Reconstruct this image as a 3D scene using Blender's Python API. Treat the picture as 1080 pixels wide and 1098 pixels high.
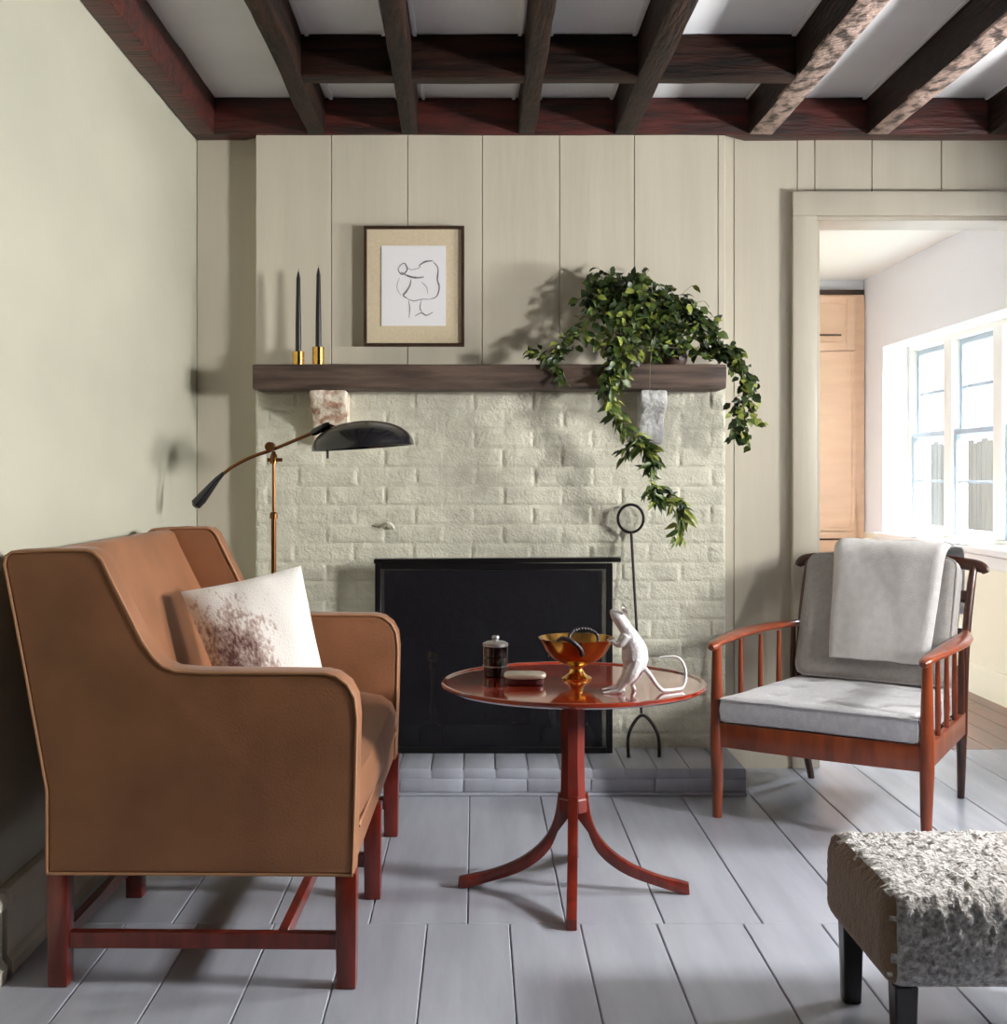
import bpy, bmesh, math, random
from mathutils import Vector, Matrix, noise
for o in list(bpy.data.objects): bpy.data.objects.remove(o)
SC = bpy.context.scene
C = SC.collection
rnd = random.Random(7)
PI = math.pi
# ------------------------------------------------------------------ camera, world, light, exposure
F, CX, CY, H = 1384.0, 510.0, 508.0, 1.12
cam = bpy.data.cameras.new('camera'); co = bpy.data.objects.new('camera', cam); C.objects.link(co)
co.location = (0, 0, H); co.rotation_euler = (PI/2, 0, 0)
cam.sensor_width = 36; cam.lens = F/1098*36
cam.shift_x = 30/1098; cam.shift_y = -41/1098
cam.clip_start = .02
SC.camera = co
w = bpy.data.worlds.new('sky'); SC.world = w; w.use_nodes = True
wn = w.node_tree.nodes; bg = wn['Background']
bg.inputs[0].default_value = (.86, .93, 1, 1); bg.inputs[1].default_value = 1.6
def area(name, loc, target, sx, sy, watts, col=(1, 1, 1), portal=False):
    l = bpy.data.lights.new(name, 'AREA'); l.shape = 'RECTANGLE'; l.size = sx; l.size_y = sy
    l.energy = watts; l.color = col
    o = bpy.data.objects.new(name, l); C.objects.link(o); o.location = loc
    o.rotation_euler = (Vector(target)-Vector(loc)).to_track_quat('-Z', 'Z').to_euler()
    if portal: l.cycles.is_portal = True
    return o
XR = 2.57                      # inner face of the outside wall on the right
area('daylight_side_window', (XR+.36, 3.75, 1.50), (0, 3.85, 1.40), .26, .60, 135, (1, .98, .95))
area('daylight_middle_window', (XR+.36, 2.48, 1.50), (0, 2.75, 1.40), .26, .60, 285, (1, .98, .95))
area('daylight_front_window', (XR+.42, 1.25, 1.50), (-.4, 2.6, 1.0), .4, .6, 5, (.86, .93, 1))
area('daylight_back_room', (4.1, 7.1, 3.3), (1.5, 5.4, .4), 3.2, 1.6, 5600, (.88, .94, 1))
area('back_room_portal', (XR+.30, 7.1, 1.35), (0, 7.1, 1.35), 2.05, 1.2, 1, portal=True)
SC.view_settings.view_transform = 'Standard'; SC.view_settings.look = 'None'
SC.view_settings.gamma = 1; SC.view_settings.use_curve_mapping = False
SC.view_settings.exposure = 0.0
# ------------------------------------------------------------------ helpers
def lin(c):
    return tuple(((v/255)/12.92 if v/255 <= .04045 else ((v/255+.055)/1.055)**2.4) for v in c[:3])+(1,)
def P(px, py, d):
    return Vector(((px-CX)/F*d, d, H-(py-CY)/F*d))
def mat(name, col, rough=.5, metal=0, col2=None, scale=(6, 6, 6), detail=4, bump=0, bscale=40, bstretch=(1, 1, 1),
        coat=0, sheen=0, spec=.5, lo=.35, hi=.65, rough2=None, alpha=None):
    m = bpy.data.materials.new(name); m.use_nodes = True
    N = m.node_tree.nodes; L = m.node_tree.links; b = N['Principled BSDF']
    b.inputs['Base Color'].default_value = lin(col)
    b.inputs['Roughness'].default_value = rough; b.inputs['Metallic'].default_value = metal
    b.inputs['Specular IOR Level'].default_value = spec
    b.inputs['Coat Weight'].default_value = coat; b.inputs['Coat Roughness'].default_value = .06
    if sheen: b.inputs['Sheen Weight'].default_value = sheen
    tc = N.new('ShaderNodeTexCoord')
    if col2 is not None:
        mp = N.new('ShaderNodeMapping'); mp.inputs['Scale'].default_value = scale
        nz = N.new('ShaderNodeTexNoise'); nz.inputs['Scale'].default_value = 1; nz.inputs['Detail'].default_value = detail
        mr = N.new('ShaderNodeMapRange'); mr.inputs[1].default_value = lo; mr.inputs[2].default_value = hi
        mx = N.new('ShaderNodeMix'); mx.data_type = 'RGBA'
        mx.inputs[6].default_value = lin(col); mx.inputs[7].default_value = lin(col2)
        L.new(tc.outputs['Object'], mp.inputs[0]); L.new(mp.outputs[0], nz.inputs[0]); L.new(nz.outputs[0], mr.inputs[0])
        L.new(mr.outputs[0], mx.inputs[0]); L.new(mx.outputs[2], b.inputs['Base Color'])
        if rough2 is not None:
            r2 = N.new('ShaderNodeMapRange'); r2.inputs[1].default_value = lo; r2.inputs[2].default_value = hi
            r2.inputs[3].default_value = rough; r2.inputs[4].default_value = rough2
            L.new(nz.outputs[0], r2.inputs[0]); L.new(r2.outputs[0], b.inputs['Roughness'])
    if bump:
        mp2 = N.new('ShaderNodeMapping'); mp2.inputs['Scale'].default_value = bstretch
        n2 = N.new('ShaderNodeTexNoise'); n2.inputs['Scale'].default_value = bscale; n2.inputs['Detail'].default_value = 5
        bp = N.new('ShaderNodeBump'); bp.inputs['Strength'].default_value = bump; bp.inputs['Distance'].default_value = .01
        L.new(tc.outputs['Object'], mp2.inputs[0]); L.new(mp2.outputs[0], n2.inputs[0])
        L.new(n2.outputs[0], bp.inputs['Height']); L.new(bp.outputs[0], b.inputs['Normal'])
    return m
WM = {}
def obj(name, bm, m, parent=None, local=False, smooth=True, origin=True):
    """link bm as one mesh; verts are in world space unless local"""
    me = bpy.data.meshes.new(name)
    W = Matrix()
    if parent is not None:
        W = WM[parent.name]
        if not local: bm.transform(W.inverted())
    elif origin and len(bm.verts):
        xs = [v.co for v in bm.verts]
        c = Vector(((min(v.x for v in xs)+max(v.x for v in xs))/2, (min(v.y for v in xs)+max(v.y for v in xs))/2, min(v.z for v in xs)))
        W = Matrix.Translation(c); bm.transform(W.inverted())
    bm.to_mesh(me); bm.free()
    for mm in (m if isinstance(m, (list, tuple)) else [m]): me.materials.append(mm)
    o = bpy.data.objects.new(name, me); C.objects.link(o)
    if parent is not None: o.parent = parent
    else: o.location = W.translation
    WM[o.name] = W
    if not smooth: me.polygons.foreach_set('use_smooth', [False]*len(me.polygons))
    if smooth:
        me.polygons.foreach_set('use_smooth', [True]*len(me.polygons))
        try: me.set_sharp_from_angle(angle=math.radians(38))
        except Exception: pass
    return o
def tag(o, label=None, cat=None, group=None, kind=None):
    if label: o['label'] = label
    if cat: o['category'] = cat
    if group: o['group'] = group
    if kind: o['kind'] = kind
    return o
def thing(name, label, cat, loc=(0, 0, 0), rz=0, group=None, kind=None):
    o = bpy.data.objects.new(name, None); C.objects.link(o); o.empty_display_size = .1
    o.location = loc; o.rotation_euler = (0, 0, rz)
    WM[o.name] = Matrix.Translation(loc) @ Matrix.Rotation(rz, 4, 'Z')
    return tag(o, label, cat, group, kind)
def struct(name, bm, m, parent=None, label=None, smooth=True):
    o = obj(name, bm, m, parent, smooth=smooth)
    if parent is None: tag(o, label, None, None, 'structure')
    return o
def B(): return bmesh.new()
def box(bm, x0, x1, y0, y1, z0, z1, bev=0, seg=2, rot=None):
    t = bmesh.new()
    bmesh.ops.create_cube(t, size=1)
    bmesh.ops.scale(t, vec=(x1-x0, y1-y0, z1-z0), verts=t.verts)
    if bev: bmesh.ops.bevel(t, geom=t.edges[:], offset=bev, segments=seg, affect='EDGES', profile=.5)
    if rot: bmesh.ops.transform(t, matrix=rot, verts=t.verts)
    bmesh.ops.translate(t, vec=((x0+x1)/2, (y0+y1)/2, (z0+z1)/2), verts=t.verts)
    merge(bm, t); return bm
def merge(bm, t):
    mp = {}
    for v in t.verts: mp[v] = bm.verts.new(v.co)
    for f in t.faces:
        try:
            nf = bm.faces.new([mp[v] for v in f.verts]); nf.material_index = f.material_index; nf.smooth = True
        except ValueError: pass
    t.free()
def ring(bm, c, a, b, r, n, ry=None):
    ry = r if ry is None else ry
    return [bm.verts.new(c+a*(r*math.cos(2*PI*i/n))+b*(ry*math.sin(2*PI*i/n))) for i in range(n)]
def tube(bm, pts, rad, n=10, flat=1.0, cap=True, closed=False, up=None):
    """swept round (or elliptical: flat scales second axis) bar through pts; rad number or list"""
    pts = [Vector(p) for p in pts]; m = len(pts)
    rads = rad if isinstance(rad, (list, tuple)) else [rad]*m
    rings = []; ref = Vector(up) if up else None; prev = None
    for i, p in enumerate(pts):
        if closed: t = (pts[(i+1) % m]-pts[i-1]).normalized()
        else: t = (pts[min(i+1, m-1)]-pts[max(i-1, 0)]).normalized()
        if ref is not None:
            a = ref.cross(t)
            if a.length < 1e-4: a = t.orthogonal()
        elif prev is None: a = t.orthogonal()
        else: a = prev-t*prev.dot(t)
        a.normalize(); prev = a; b = t.cross(a).normalized()
        r = rads[i]; fl = flat[i] if isinstance(flat, (list, tuple)) else flat
        rings.append(ring(bm, p, a, b, r, n, r*fl))
    k = m if closed else m-1
    for i in range(k):
        A, Bq = rings[i], rings[(i+1) % m]
        for j in range(n): bm.faces.new([A[j], A[(j+1) % n], Bq[(j+1) % n], Bq[j]])
    if cap and not closed:
        bm.faces.new(rings[0][::-1]); bm.faces.new(rings[-1])
    return bm
def smoothpts(pts, k=6):
    pts = [Vector(p) for p in pts]; out = []
    for i in range(len(pts)-1):
        p0 = pts[max(i-1, 0)]; p1 = pts[i]; p2 = pts[i+1]; p3 = pts[min(i+2, len(pts)-1)]
        for s in range(k):
            t = s/k
            out.append(.5*((2*p1)+(p2-p0)*t+(2*p0-5*p1+4*p2-p3)*t*t+(3*p1-p0-3*p2+p3)*t**3))
    out.append(pts[-1]); return out
def lerplist(vals, n):
    out = []
    for i in range(n):
        t = i/(n-1)*(len(vals)-1); k = min(int(t), len(vals)-2); out.append(vals[k]+(vals[k+1]-vals[k])*(t-k))
    return out
def lathe(bm, prof, c=(0, 0, 0), n=40, mtx=None):
    """prof: (r, z) list, closed to the axis where r==0"""
    t = bmesh.new(); rs = []
    for r, z in prof:
        rs.append([t.verts.new((0, 0, z))] if r < 1e-6 else [t.verts.new((r*math.cos(2*PI*i/n), r*math.sin(2*PI*i/n), z)) for i in range(n)])
    for A, Q in zip(rs, rs[1:]):
        for j in range(n):
            k = (j+1) % n
            if len(A) == 1 and len(Q) == 1: continue
            if len(A) == 1: t.faces.new([A[0], Q[k], Q[j]])
            elif len(Q) == 1: t.faces.new([A[j], A[k], Q[0]])
            else: t.faces.new([A[j], A[k], Q[k], Q[j]])
    if mtx is not None: bmesh.ops.transform(t, matrix=mtx, verts=t.verts)
    bmesh.ops.translate(t, vec=c, verts=t.verts)
    bmesh.ops.recalc_face_normals(t, faces=t.faces)
    merge(bm, t); return bm
def prism(bm, prof, a0, a1, axis='y', bev=0, seg=3):
    """extrude a polygon: prof in (x,z) for axis y, (y,z) for axis x, (x,y) for axis z"""
    t = bmesh.new()
    def mk(p, a):
        return {'y': (p[0], a, p[1]), 'x': (a, p[0], p[1]), 'z': (p[0], p[1], a)}[axis]
    A = [t.verts.new(mk(p, a0)) for p in prof]; Q = [t.verts.new(mk(p, a1)) for p in prof]
    t.faces.new(A); t.faces.new(Q[::-1]); n = len(prof); rim = []
    for i in range(n): t.faces.new([A[i], Q[i], Q[(i+1) % n], A[(i+1) % n]])
    bmesh.ops.recalc_face_normals(t, faces=t.faces)
    if bev:
        es = [e for e in t.edges if len([v for v in e.verts if v in A]) in (0, 2)]
        bmesh.ops.bevel(t, geom=es, offset=bev, segments=seg, affect='EDGES', profile=.5)
    merge(bm, t); return bm
def cut(bm, axis, vals):
    no = {'x': (1, 0, 0), 'y': (0, 1, 0), 'z': (0, 0, 1)}[axis]
    for v in vals:
        bmesh.ops.bisect_plane(bm, geom=bm.verts[:]+bm.edges[:]+bm.faces[:], plane_co=Vector(no)*v, plane_no=no, dist=1e-5)
def frange(a, b, s):
    n = max(2, int(round((b-a)/s))); return [a+(b-a)*i/n for i in range(1, n)]
def jitter(bm, amp, sc, seed=0, amp2=0, sc2=1):
    for v in bm.verts:
        p = v.co+Vector((seed*7.1, seed*3.3, 0))
        n = noise.noise_vector(p*sc)*amp
        if amp2: n = n+noise.noise_vector(p*sc2)*amp2
        v.co += n
def rough_box(x0, x1, y0, y1, z0, z1, step, bev, amp, sc, seed, amp2=0, sc2=1):
    t = B(); box(t, x0, x1, y0, y1, z0, z1, bev, 2)
    if x1-x0 > step: cut(t, 'x', frange(x0+bev, x1-bev, step))
    if y1-y0 > step: cut(t, 'y', frange(y0+bev, y1-bev, step))
    if z1-z0 > step: cut(t, 'z', frange(z0+bev, z1-bev, step))
    jitter(t, amp, sc, seed, amp2, sc2); return t
# ------------------------------------------------------------------ materials
M_wall = mat('left_wall_paint', (178, 176, 159), .55, col2=(168, 167, 151), scale=(1.2, 1.2, 2.5), bump=.12, bscale=9)
M_absorb = mat('dark_bounce_absorber', (38, 33, 29), .8)  # for out-of-view walls and the rug, made dark to cut bounced light
M_board = mat('board_paint', (208, 201, 184), .42, col2=(200, 193, 176), scale=(9, 9, .8), bump=.1, bscale=14, bstretch=(3, 3, .3))
M_brick = mat('painted_brick', (218, 216, 198), .6, col2=(202, 200, 183), scale=(9, 9, 14), bump=.45, bscale=110)
M_ceil = mat('ceiling_paint', (228, 230, 234), .6, col2=(218, 220, 225), scale=(2, 2, 2))
M_beam = mat('old_beam_wood', (44, 24, 14), .6, col2=(10, 5, 4), spec=.2, scale=(30, 3, 30), bump=.8, bscale=26, bstretch=(3, .4, 3), detail=7)
M_worn_lit = mat('worn_floorlit_wood', (150, 128, 118), .5, col2=(48, 32, 26), scale=(26, 14, 26), bump=1, bscale=60, detail=8, lo=.45, hi=.6)  # chipped wood, its paleness also painting in light reflected from the floor
M_beamx = mat('cross_beam_wood', (48, 24, 14), .6, col2=(10, 5, 4), spec=.2, scale=(3, 30, 30), bump=.8, bscale=26, bstretch=(.4, 3, 3), detail=7)
M_red = mat('red_brown_wood', (84, 30, 22), .5, col2=(30, 13, 10), scale=(4, 20, 26), bump=.6, bscale=24, bstretch=(.4, 3, 3), detail=6)
M_floor = mat('grey_floor_paint', (174, 178, 190), .28, col2=(160, 164, 176), scale=(14, 1.6, 3), bump=.08, bscale=18, bstretch=(2, .4, 1), rough2=.42)
M_dark = mat('dark_gap', (22, 20, 18), .9)
M_mantel = mat('weathered_mantel', (98, 80, 68), .6, col2=(58, 45, 38), scale=(4, 30, 40), bump=.6, bscale=30, bstretch=(.3, 3, 3), detail=7)
M_leather = mat('tan_leather', (148, 99, 67), .55, col2=(130, 85, 56), scale=(5, 5, 5), bump=.12, bscale=160, sheen=.1, spec=.35)
M_piping = mat('tan_piping', (168, 122, 88), .5)
M_mahog = mat('red_mahogany', (124, 40, 26), .28, col2=(88, 26, 17), scale=(30, 30, 5), coat=.3, detail=6)
M_table = mat('polished_mahogany', (150, 50, 26), .12, col2=(112, 32, 18), scale=(5, 34, 20), coat=.9, detail=7)
M_teak = mat('teak', (146, 66, 30), .3, col2=(108, 44, 20), scale=(24, 24, 5), coat=.3, detail=6)
M_teakd = mat('dark_teak', (84, 40, 22), .35, col2=(58, 27, 15), scale=(24, 24, 5), coat=.3)
M_grey = mat('grey_wool_fabric', (176, 172, 168), .9, col2=(164, 160, 157), scale=(60, 60, 60), bump=.3, bscale=300, sheen=.3)
M_seat = mat('light_grey_seat_fabric', (190, 190, 194), .9, col2=(176, 176, 181), scale=(60, 60, 60), bump=.3, bscale=300, sheen=.3)
M_throw = mat('soft_white_throw', (224, 222, 220), .95, col2=(214, 212, 210), scale=(40, 40, 40), bump=.2, bscale=220, sheen=.5)
M_fleece = mat('sheepskin', (206, 202, 198), .95, col2=(132, 126, 120), scale=(85, 85, 85), bump=1, bscale=110, sheen=.5)
M_fleeceshade = mat('shaded_suede_side', (118, 93, 72), .9, col2=(100, 78, 60), scale=(40, 40, 40), bump=.4, bscale=160, sheen=.3)  # suede side turned from the windows, its shade put into the brown
M_black = mat('black_lacquer', (20, 15, 14), .3)
M_iron = mat('black_iron', (34, 30, 28), .5, metal=.6, bump=.3, bscale=60)
M_screen = mat('fire_screen_steel', (16, 15, 17), .35, metal=.3, bump=.1, bscale=30)
M_soot = mat('soot', (26, 23, 21), .95, bump=.5, bscale=30)
M_brass = mat('aged_brass', (196, 146, 74), .22, metal=1, col2=(160, 112, 58), scale=(20, 20, 20))
M_brassb = mat('bright_brass', (222, 178, 96), .16, metal=1)
M_bronze = mat('bronze_tube', (124, 84, 50), .3, metal=1)
M_shade = mat('black_shade_enamel', (22, 22, 26), .25, coat=.4)
M_candle = mat('black_candle_wax', (32, 28, 30), .4)
M_frame = mat('walnut_frame', (66, 42, 26), .45, col2=(44, 28, 18), scale=(30, 30, 30))
M_mat = mat('linen_mount', (214, 199, 170), .8, col2=(206, 190, 162), scale=(80, 80, 80), bump=.1, bscale=300)
M_paper = mat('drawing_paper', (232, 232, 236), .8)
M_ink = mat('grey_ink', (96, 96, 100), .9, col2=(150, 150, 154), scale=(60, 60, 60))
M_silver = mat('silver_pewter', (206, 202, 203), .48, metal=.25, bump=.25, bscale=120)
M_white = mat('white_trim', (232, 230, 222), .45)
M_white2 = mat('back_room_wall', (240, 241, 242), .6)
M_cream = mat('cream_wall', (226, 220, 194), .6)
M_sash = mat('grey_sash', (150, 162, 174), .45)
M_cab = mat('pale_birch', (220, 184, 152), .45, col2=(212, 174, 142), scale=(3, 3, 18), detail=6)
M_wfloor = mat('brown_wood_floor', (104, 56, 38), .35, col2=(76, 40, 27), scale=(12, 1.5, 3), detail=6)
M_fence = mat('pale_fence', (176, 172, 164), .8, col2=(156, 152, 144), scale=(3, 12, 1))
M_ground = mat('garden_ground', (120, 126, 96), .9, col2=(96, 104, 74), scale=(2, 2, 2))
M_leafd = mat('leaf_dark', (44, 62, 26), .45, col2=(34, 50, 20), scale=(60, 60, 60))
M_leafm = mat('leaf_mid', (82, 100, 42), .45, col2=(60, 80, 30), scale=(60, 60, 60))
M_leafy = mat('leaf_light', (150, 158, 70), .5, col2=(120, 134, 56), scale=(60, 60, 60))
M_stem = mat('green_brown_stem', (112, 104, 62), .6)
M_vase = mat('brown_stoneware', (88, 66, 56), .5, col2=(66, 48, 42), scale=(20, 20, 20))
M_corb = mat('chipped_corbel_white', (226, 214, 196), .8, col2=(178, 136, 112), scale=(22, 22, 22), bump=.8, bscale=50, lo=.45, hi=.62)
M_corb2 = mat('chipped_corbel_blue_white', (200, 200, 200), .8, col2=(168, 166, 162), scale=(22, 22, 22), bump=.8, bscale=50, lo=.45, hi=.7)
M_glassb = mat('smoked_jar', (16, 12, 12), .12, coat=.6)
M_pewter = mat('pewter_lid', (170, 168, 168), .3, metal=.8)
M_ceramic = mat('pale_ceramic', (226, 214, 194), .35, coat=.3)
M_maroon = mat('maroon_lacquer', (90, 32, 34), .3, coat=.3)
# brick seams of the far room floor / fence are geometry; glass:
def glass_mat():
    m = bpy.data.materials.new('window_glass'); m.use_nodes = True
    N = m.node_tree.nodes; L = m.node_tree.links; N.clear()
    o = N.new('ShaderNodeOutputMaterial'); mx = N.new('ShaderNodeMixShader'); mx.inputs[0].default_value = .06
    t = N.new('ShaderNodeBsdfTransparent'); g = N.new('ShaderNodeBsdfGlossy'); g.inputs['Roughness'].default_value = .02
    L.new(t.outputs[0], mx.inputs[1]); L.new(g.outputs[0], mx.inputs[2]); L.new(mx.outputs[0], o.inputs[0]); return m
M_glass = glass_mat()
def mesh_mat():
    m = bpy.data.materials.new('fine_black_mesh'); m.use_nodes = True
    N = m.node_tree.nodes; L = m.node_tree.links; b = N['Principled BSDF']; o = N['Material Output']
    b.inputs['Base Color'].default_value = (.006, .006, .010, 1); b.inputs['Roughness'].default_value = .42
    t = N.new('ShaderNodeBsdfTransparent'); mx = N.new('ShaderNodeMixShader'); mx.inputs[0].default_value = .6
    L.new(t.outputs[0], mx.inputs[1]); L.new(b.outputs[0], mx.inputs[2]); L.new(mx.outputs[0], o.inputs[0]); return m
M_mesh = mesh_mat()
# ================================================================== THE SETTING
YB, YC, XL, ZC, ZS = 4.93, 4.85, -1.065, 2.53, 2.389     # back wall, chimney front, left wall, ceiling, beam soffit
YR = -3.4                                                 # wall behind the camera
# floor of painted planks
bm = B()
box(bm, XL-.1, XR, YR, 5.25, -.06, -.012)
def plank(x0, x1, y0, y1, m=None):
    box(bm, x0+.0014, x1-.0014, y0+.0012, y1-.0012, -.03, 0, .0022, 1)
r2 = random.Random(3)
xs = [XL-.02]+[-.02+.245*k for k in range(-4, 11)]+[XR]
for a, b_ in zip(xs, xs[1:]):
    if b_-a < .02: continue
    plank(a, b_, 3.215, 5.25)
xs = [XL-.02, -.87, -.69, -.50, -.313, -.12, .084, .26, .45, .666, .86, 1.05, 1.24, 1.43, 1.62, 1.81, 2.0, 2.19, 2.38, XR]
for a, b_ in zip(xs, xs[1:]):
    ys = [YR, -.2+r2.uniform(-.5, .5), 1.3+r2.uniform(-.5, .5), 3.215]
    for c, d in zip(ys, ys[1:]): plank(a, b_, c, d)
for f in bm.faces[:6]: f.material_index = 1
struct('floor', bm, [M_floor, M_dark], smooth=False)
rg = B(); box(rg, -.9, 2.2, -2.8, 1.9, .0005, .010, .003, 1)
tag(obj('bounce_cutting_rug', rg, M_absorb), 'unseen dark rug added to cut bounced light in the near half of the room', 'rug')  # unseen rug, added so the near floor throws back less light
# walls
struct('wall_left', box(B(), XL-.12, XL, 2.0, 5.06, 0, ZC), M_wall)
struct('wall_left_front', box(B(), XL-.12, XL, YR, 2.0, 0, ZC), M_absorb)  # unseen stretch of the left wall, made dark to soak up bounce
def boards(xs, y0, y1, z0, z1, bm=None, gap=.0013):
    bm = bm or B()
    for a, b_ in zip(xs, xs[1:]): box(bm, a+gap, b_-gap, y0, y1, z0, z1, .0016, 1)
    return bm
bm = boards([XL, -.827], YB, YB+.02, 0, ZC)
box(bm, XL, -.40, YB+.02, YB+.17, 0, ZC)
struct('wall_back_left', bm, M_board, smooth=False)
DX0, DX1, DZ = 1.296, 2.36, 2.10
bm = boards([.80, .987, 1.229], YB, YB+.02, 0, ZC)
boards([1.229, DX0], YB, YB+.02, 0, ZC, bm)
boards([DX0, 1.514, 1.78, 2.06, DX1], YB, YB+.02, DZ, ZC, bm)
boards([DX1, XR], YB, YB+.02, 0, ZC, bm)
box(bm, .80, DX0, YB+.02, YB+.17, 0, ZC)
box(bm, DX0, DX1, YB+.02, YB+.17, DZ, ZC)
box(bm, DX1, XR, YB+.02, YB+.17, 0, ZC)
struct('wall_back_right', bm, M_board, smooth=False)
# right (outside) wall with window openings, both rooms
def wall_with_openings(x0, x1, ya, yb, z1, ops, m, name, zbase=0, low=None):
    bm = B(); y = ya
    for (a, b_, za, zb) in sorted(ops):
        box(bm, x0, x1, y, a, zbase, z1); box(bm, x0, x1, a, b_, zbase, za); box(bm, x0, x1, a, b_, zb, z1); y = b_
    box(bm, x0, x1, y, yb, zbase, z1)
    return struct(name, bm, m, smooth=False)
WA, WD, WB, WC = (3.46, 4.04, .85, 2.05), (2.20, 2.78, .85, 2.05), (.92, 1.62, .85, 2.05), (6.05, 8.14, .745, 1.92)
wall_with_openings(XR, XR+.30, YR, YB+.17, ZC, [WA, WB, WD], M_absorb, 'wall_right')
struct('wall_rear', box(B(), XL-.12, XR+.3, YR-.12, YR, 0, ZC), M_absorb)
struct('ceiling', box(B(), XL-.12, XR+.3, YR-.12, YB+.17, ZC, ZC+.1), M_ceil)
# the room beyond the doorway
Z2 = 2.40
wall_with_openings(XR, XR+.30, YB+.17, 8.75, Z2, [WC], M_white2, 'wall_far_right')
struct('wall_far', box(B(), .9, XR, 8.55, 8.75, 0, Z2), M_white2)
struct('wall_far_left', box(B(), .80, .92, YB+.17, 8.75, 0, Z2), M_white2)
struct('ceiling_far', box(B(), .80, XR+.3, YB+.17, 8.75, Z2, Z2+.1), M_white)
bm = B(); box(bm, .92, XR, 5.25, 8.55, -.06, -.012)
for k in range(14):
    a = .92+k*.118
    for (c, d) in ((5.25, 6.3+.3*(k % 3)), (6.3+.3*(k % 3), 8.55)): box(bm, a+.001, min(a+.117, XR), c+.001, d-.001, -.03, 0, .0015, 1)
struct('floor_far', bm, M_wfloor, smooth=False)
struct('trim_1', box(B(), XR-.012, XR, 5.12, 8.55, .13, .735), M_cream, label='cream painted wall panelling below the window of the back room')
bm = B(); prism(bm, [(XR-.03, 0), (XR-.012, 0), (XR-.012, .15), (XR-.02, .15), (XR-.03, .13)], 5.12, 8.54)
struct('baseboard_far', bm, M_cream)
# windows
def window(name, w, n, mull, zr, zhead=None):
    y0, y1, z0, z1 = w; x = XR+.16
    t = thing(name, None, None, (x, (y0+y1)/2, z0), kind='structure')
    bm = B(); f = .035
    box(bm, x, x+.09, y0, y0+f, z0, z1+.03, .003, 1); box(bm, x, x+.09, y1-f, y1, z0, z1+.03, .003, 1)
    box(bm, x, x+.09, y0+f, y1-f, z1-.03, z1+.03, .003, 1); box(bm, x, x+.09, y0+f, y1-f, z0, z0+.03, .003, 1)
    wd = (y1-y0-2*f-mull*(n-1))/n
    for k in range(1, n):
        a = y0+f+k*wd+(k-1)*mull; box(bm, x-.005, x+.09, a, a+mull, z0+.03, z1-.03, .003, 1)
    obj('window_frame', bm, M_white, t)
    for k in range(n):
        a = y0+f+k*(wd+mull); b_ = a+wd
        for (c, d, xx) in ((z0+.03, zr+.02, x+.012), (zr-.015, z1-.03, x+.045)):
            bm = B(); s = .032
            box(bm, xx, xx+.03, a, a+s, c, d, .002, 1); box(bm, xx, xx+.03, b_-s, b_, c, d, .002, 1)
            box(bm, xx, xx+.03, a+s, b_-s, c, c+s, .002, 1); box(bm, xx, xx+.03, a+s, b_-s, d-s, d, .002, 1)
            mz = (c+d)/2; box(bm, xx+.006, xx+.024, a+s, b_-s, mz-.008, mz+.008)
            so = obj('window_sash', bm, M_sash, t)
            bm = B(); box(bm, xx+.013, xx+.017, a+s-.004, b_-s+.004, c+s-.004, d-s+.004); obj('pane', bm, M_glass, so)
    bm = B(); box(bm, XR-.045, x, y0+.001, y1-.001, z0-.03, z0+.006, .004, 2); box(bm, XR-.045, XR-.002, y0-.05, y1+.05, z0-.03, z0+.006, .004, 2); box(bm, XR-.02, XR-.001, y0-.02, y1+.02, z0-.10, z0-.035, .003, 1)
    obj('window_sill', bm, M_white, t)
window('window_1', WC, 3, .12, 1.355)
window('window_2', WA, 1, .08, 1.44)
window('window_3', WB, 1, .08, 1.44)
window('window_4', WD, 1, .08, 1.44)
# doorway casing
bm = B(); cw, ct = .092, .034
box(bm, DX0-cw, DX0, YB-ct, YB, 0, DZ, .004, 2); box(bm, DX1, DX1+cw, YB-ct, YB, 0, DZ, .004, 2)
box(bm, DX0-cw, DX1+cw, YB-ct, YB, DZ, DZ+cw, .004, 2)
box(bm, DX0-.001, DX0+.016, YB-.012, YB+.18, 0, DZ-.016, .002, 1); box(bm, DX1-.016, DX1+.001, YB-.012, YB+.18, 0, DZ-.016, .002, 1)
box(bm, DX0, DX1, YB-.012, YB+.18, DZ-.016, DZ+.001, .002, 1)
struct('trim_2', bm, M_board, label='greige door casing around the open doorway')
# baseboards
def baseb(name, y0, y1):
    bm = B(); prism(bm, [(XL, 0), (XL+.028, 0), (XL+.03, .03), (XL+.018, .045), (XL+.018, .155), (XL+.03, .162), (XL+.03, .178), (XL+.02, .192), (XL, .195)], y0, y1, bev=0)
    bmesh.ops.recalc_face_normals(bm, faces=bm.faces)
    return struct(name, bm, M_board)
baseb('baseboard_left', 2.885, YB); baseb('baseboard_left_front', YR, 2.855)
bm = B(); prism(bm, [(YB, 0), (YB-.02, 0), (YB-.02, .16), (YB-.01, .18), (YB, .18)], XL+.03, -.83, axis='x'); struct('baseboard_back', bm, M_board)
bm = B(); prism(bm, [(YB, 0), (YB-.02, 0), (YB-.02, .13), (YB-.01, .15), (YB, .15)], .94, DX0-cw, axis='x'); struct('baseboard_back_right', bm, M_board)
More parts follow.
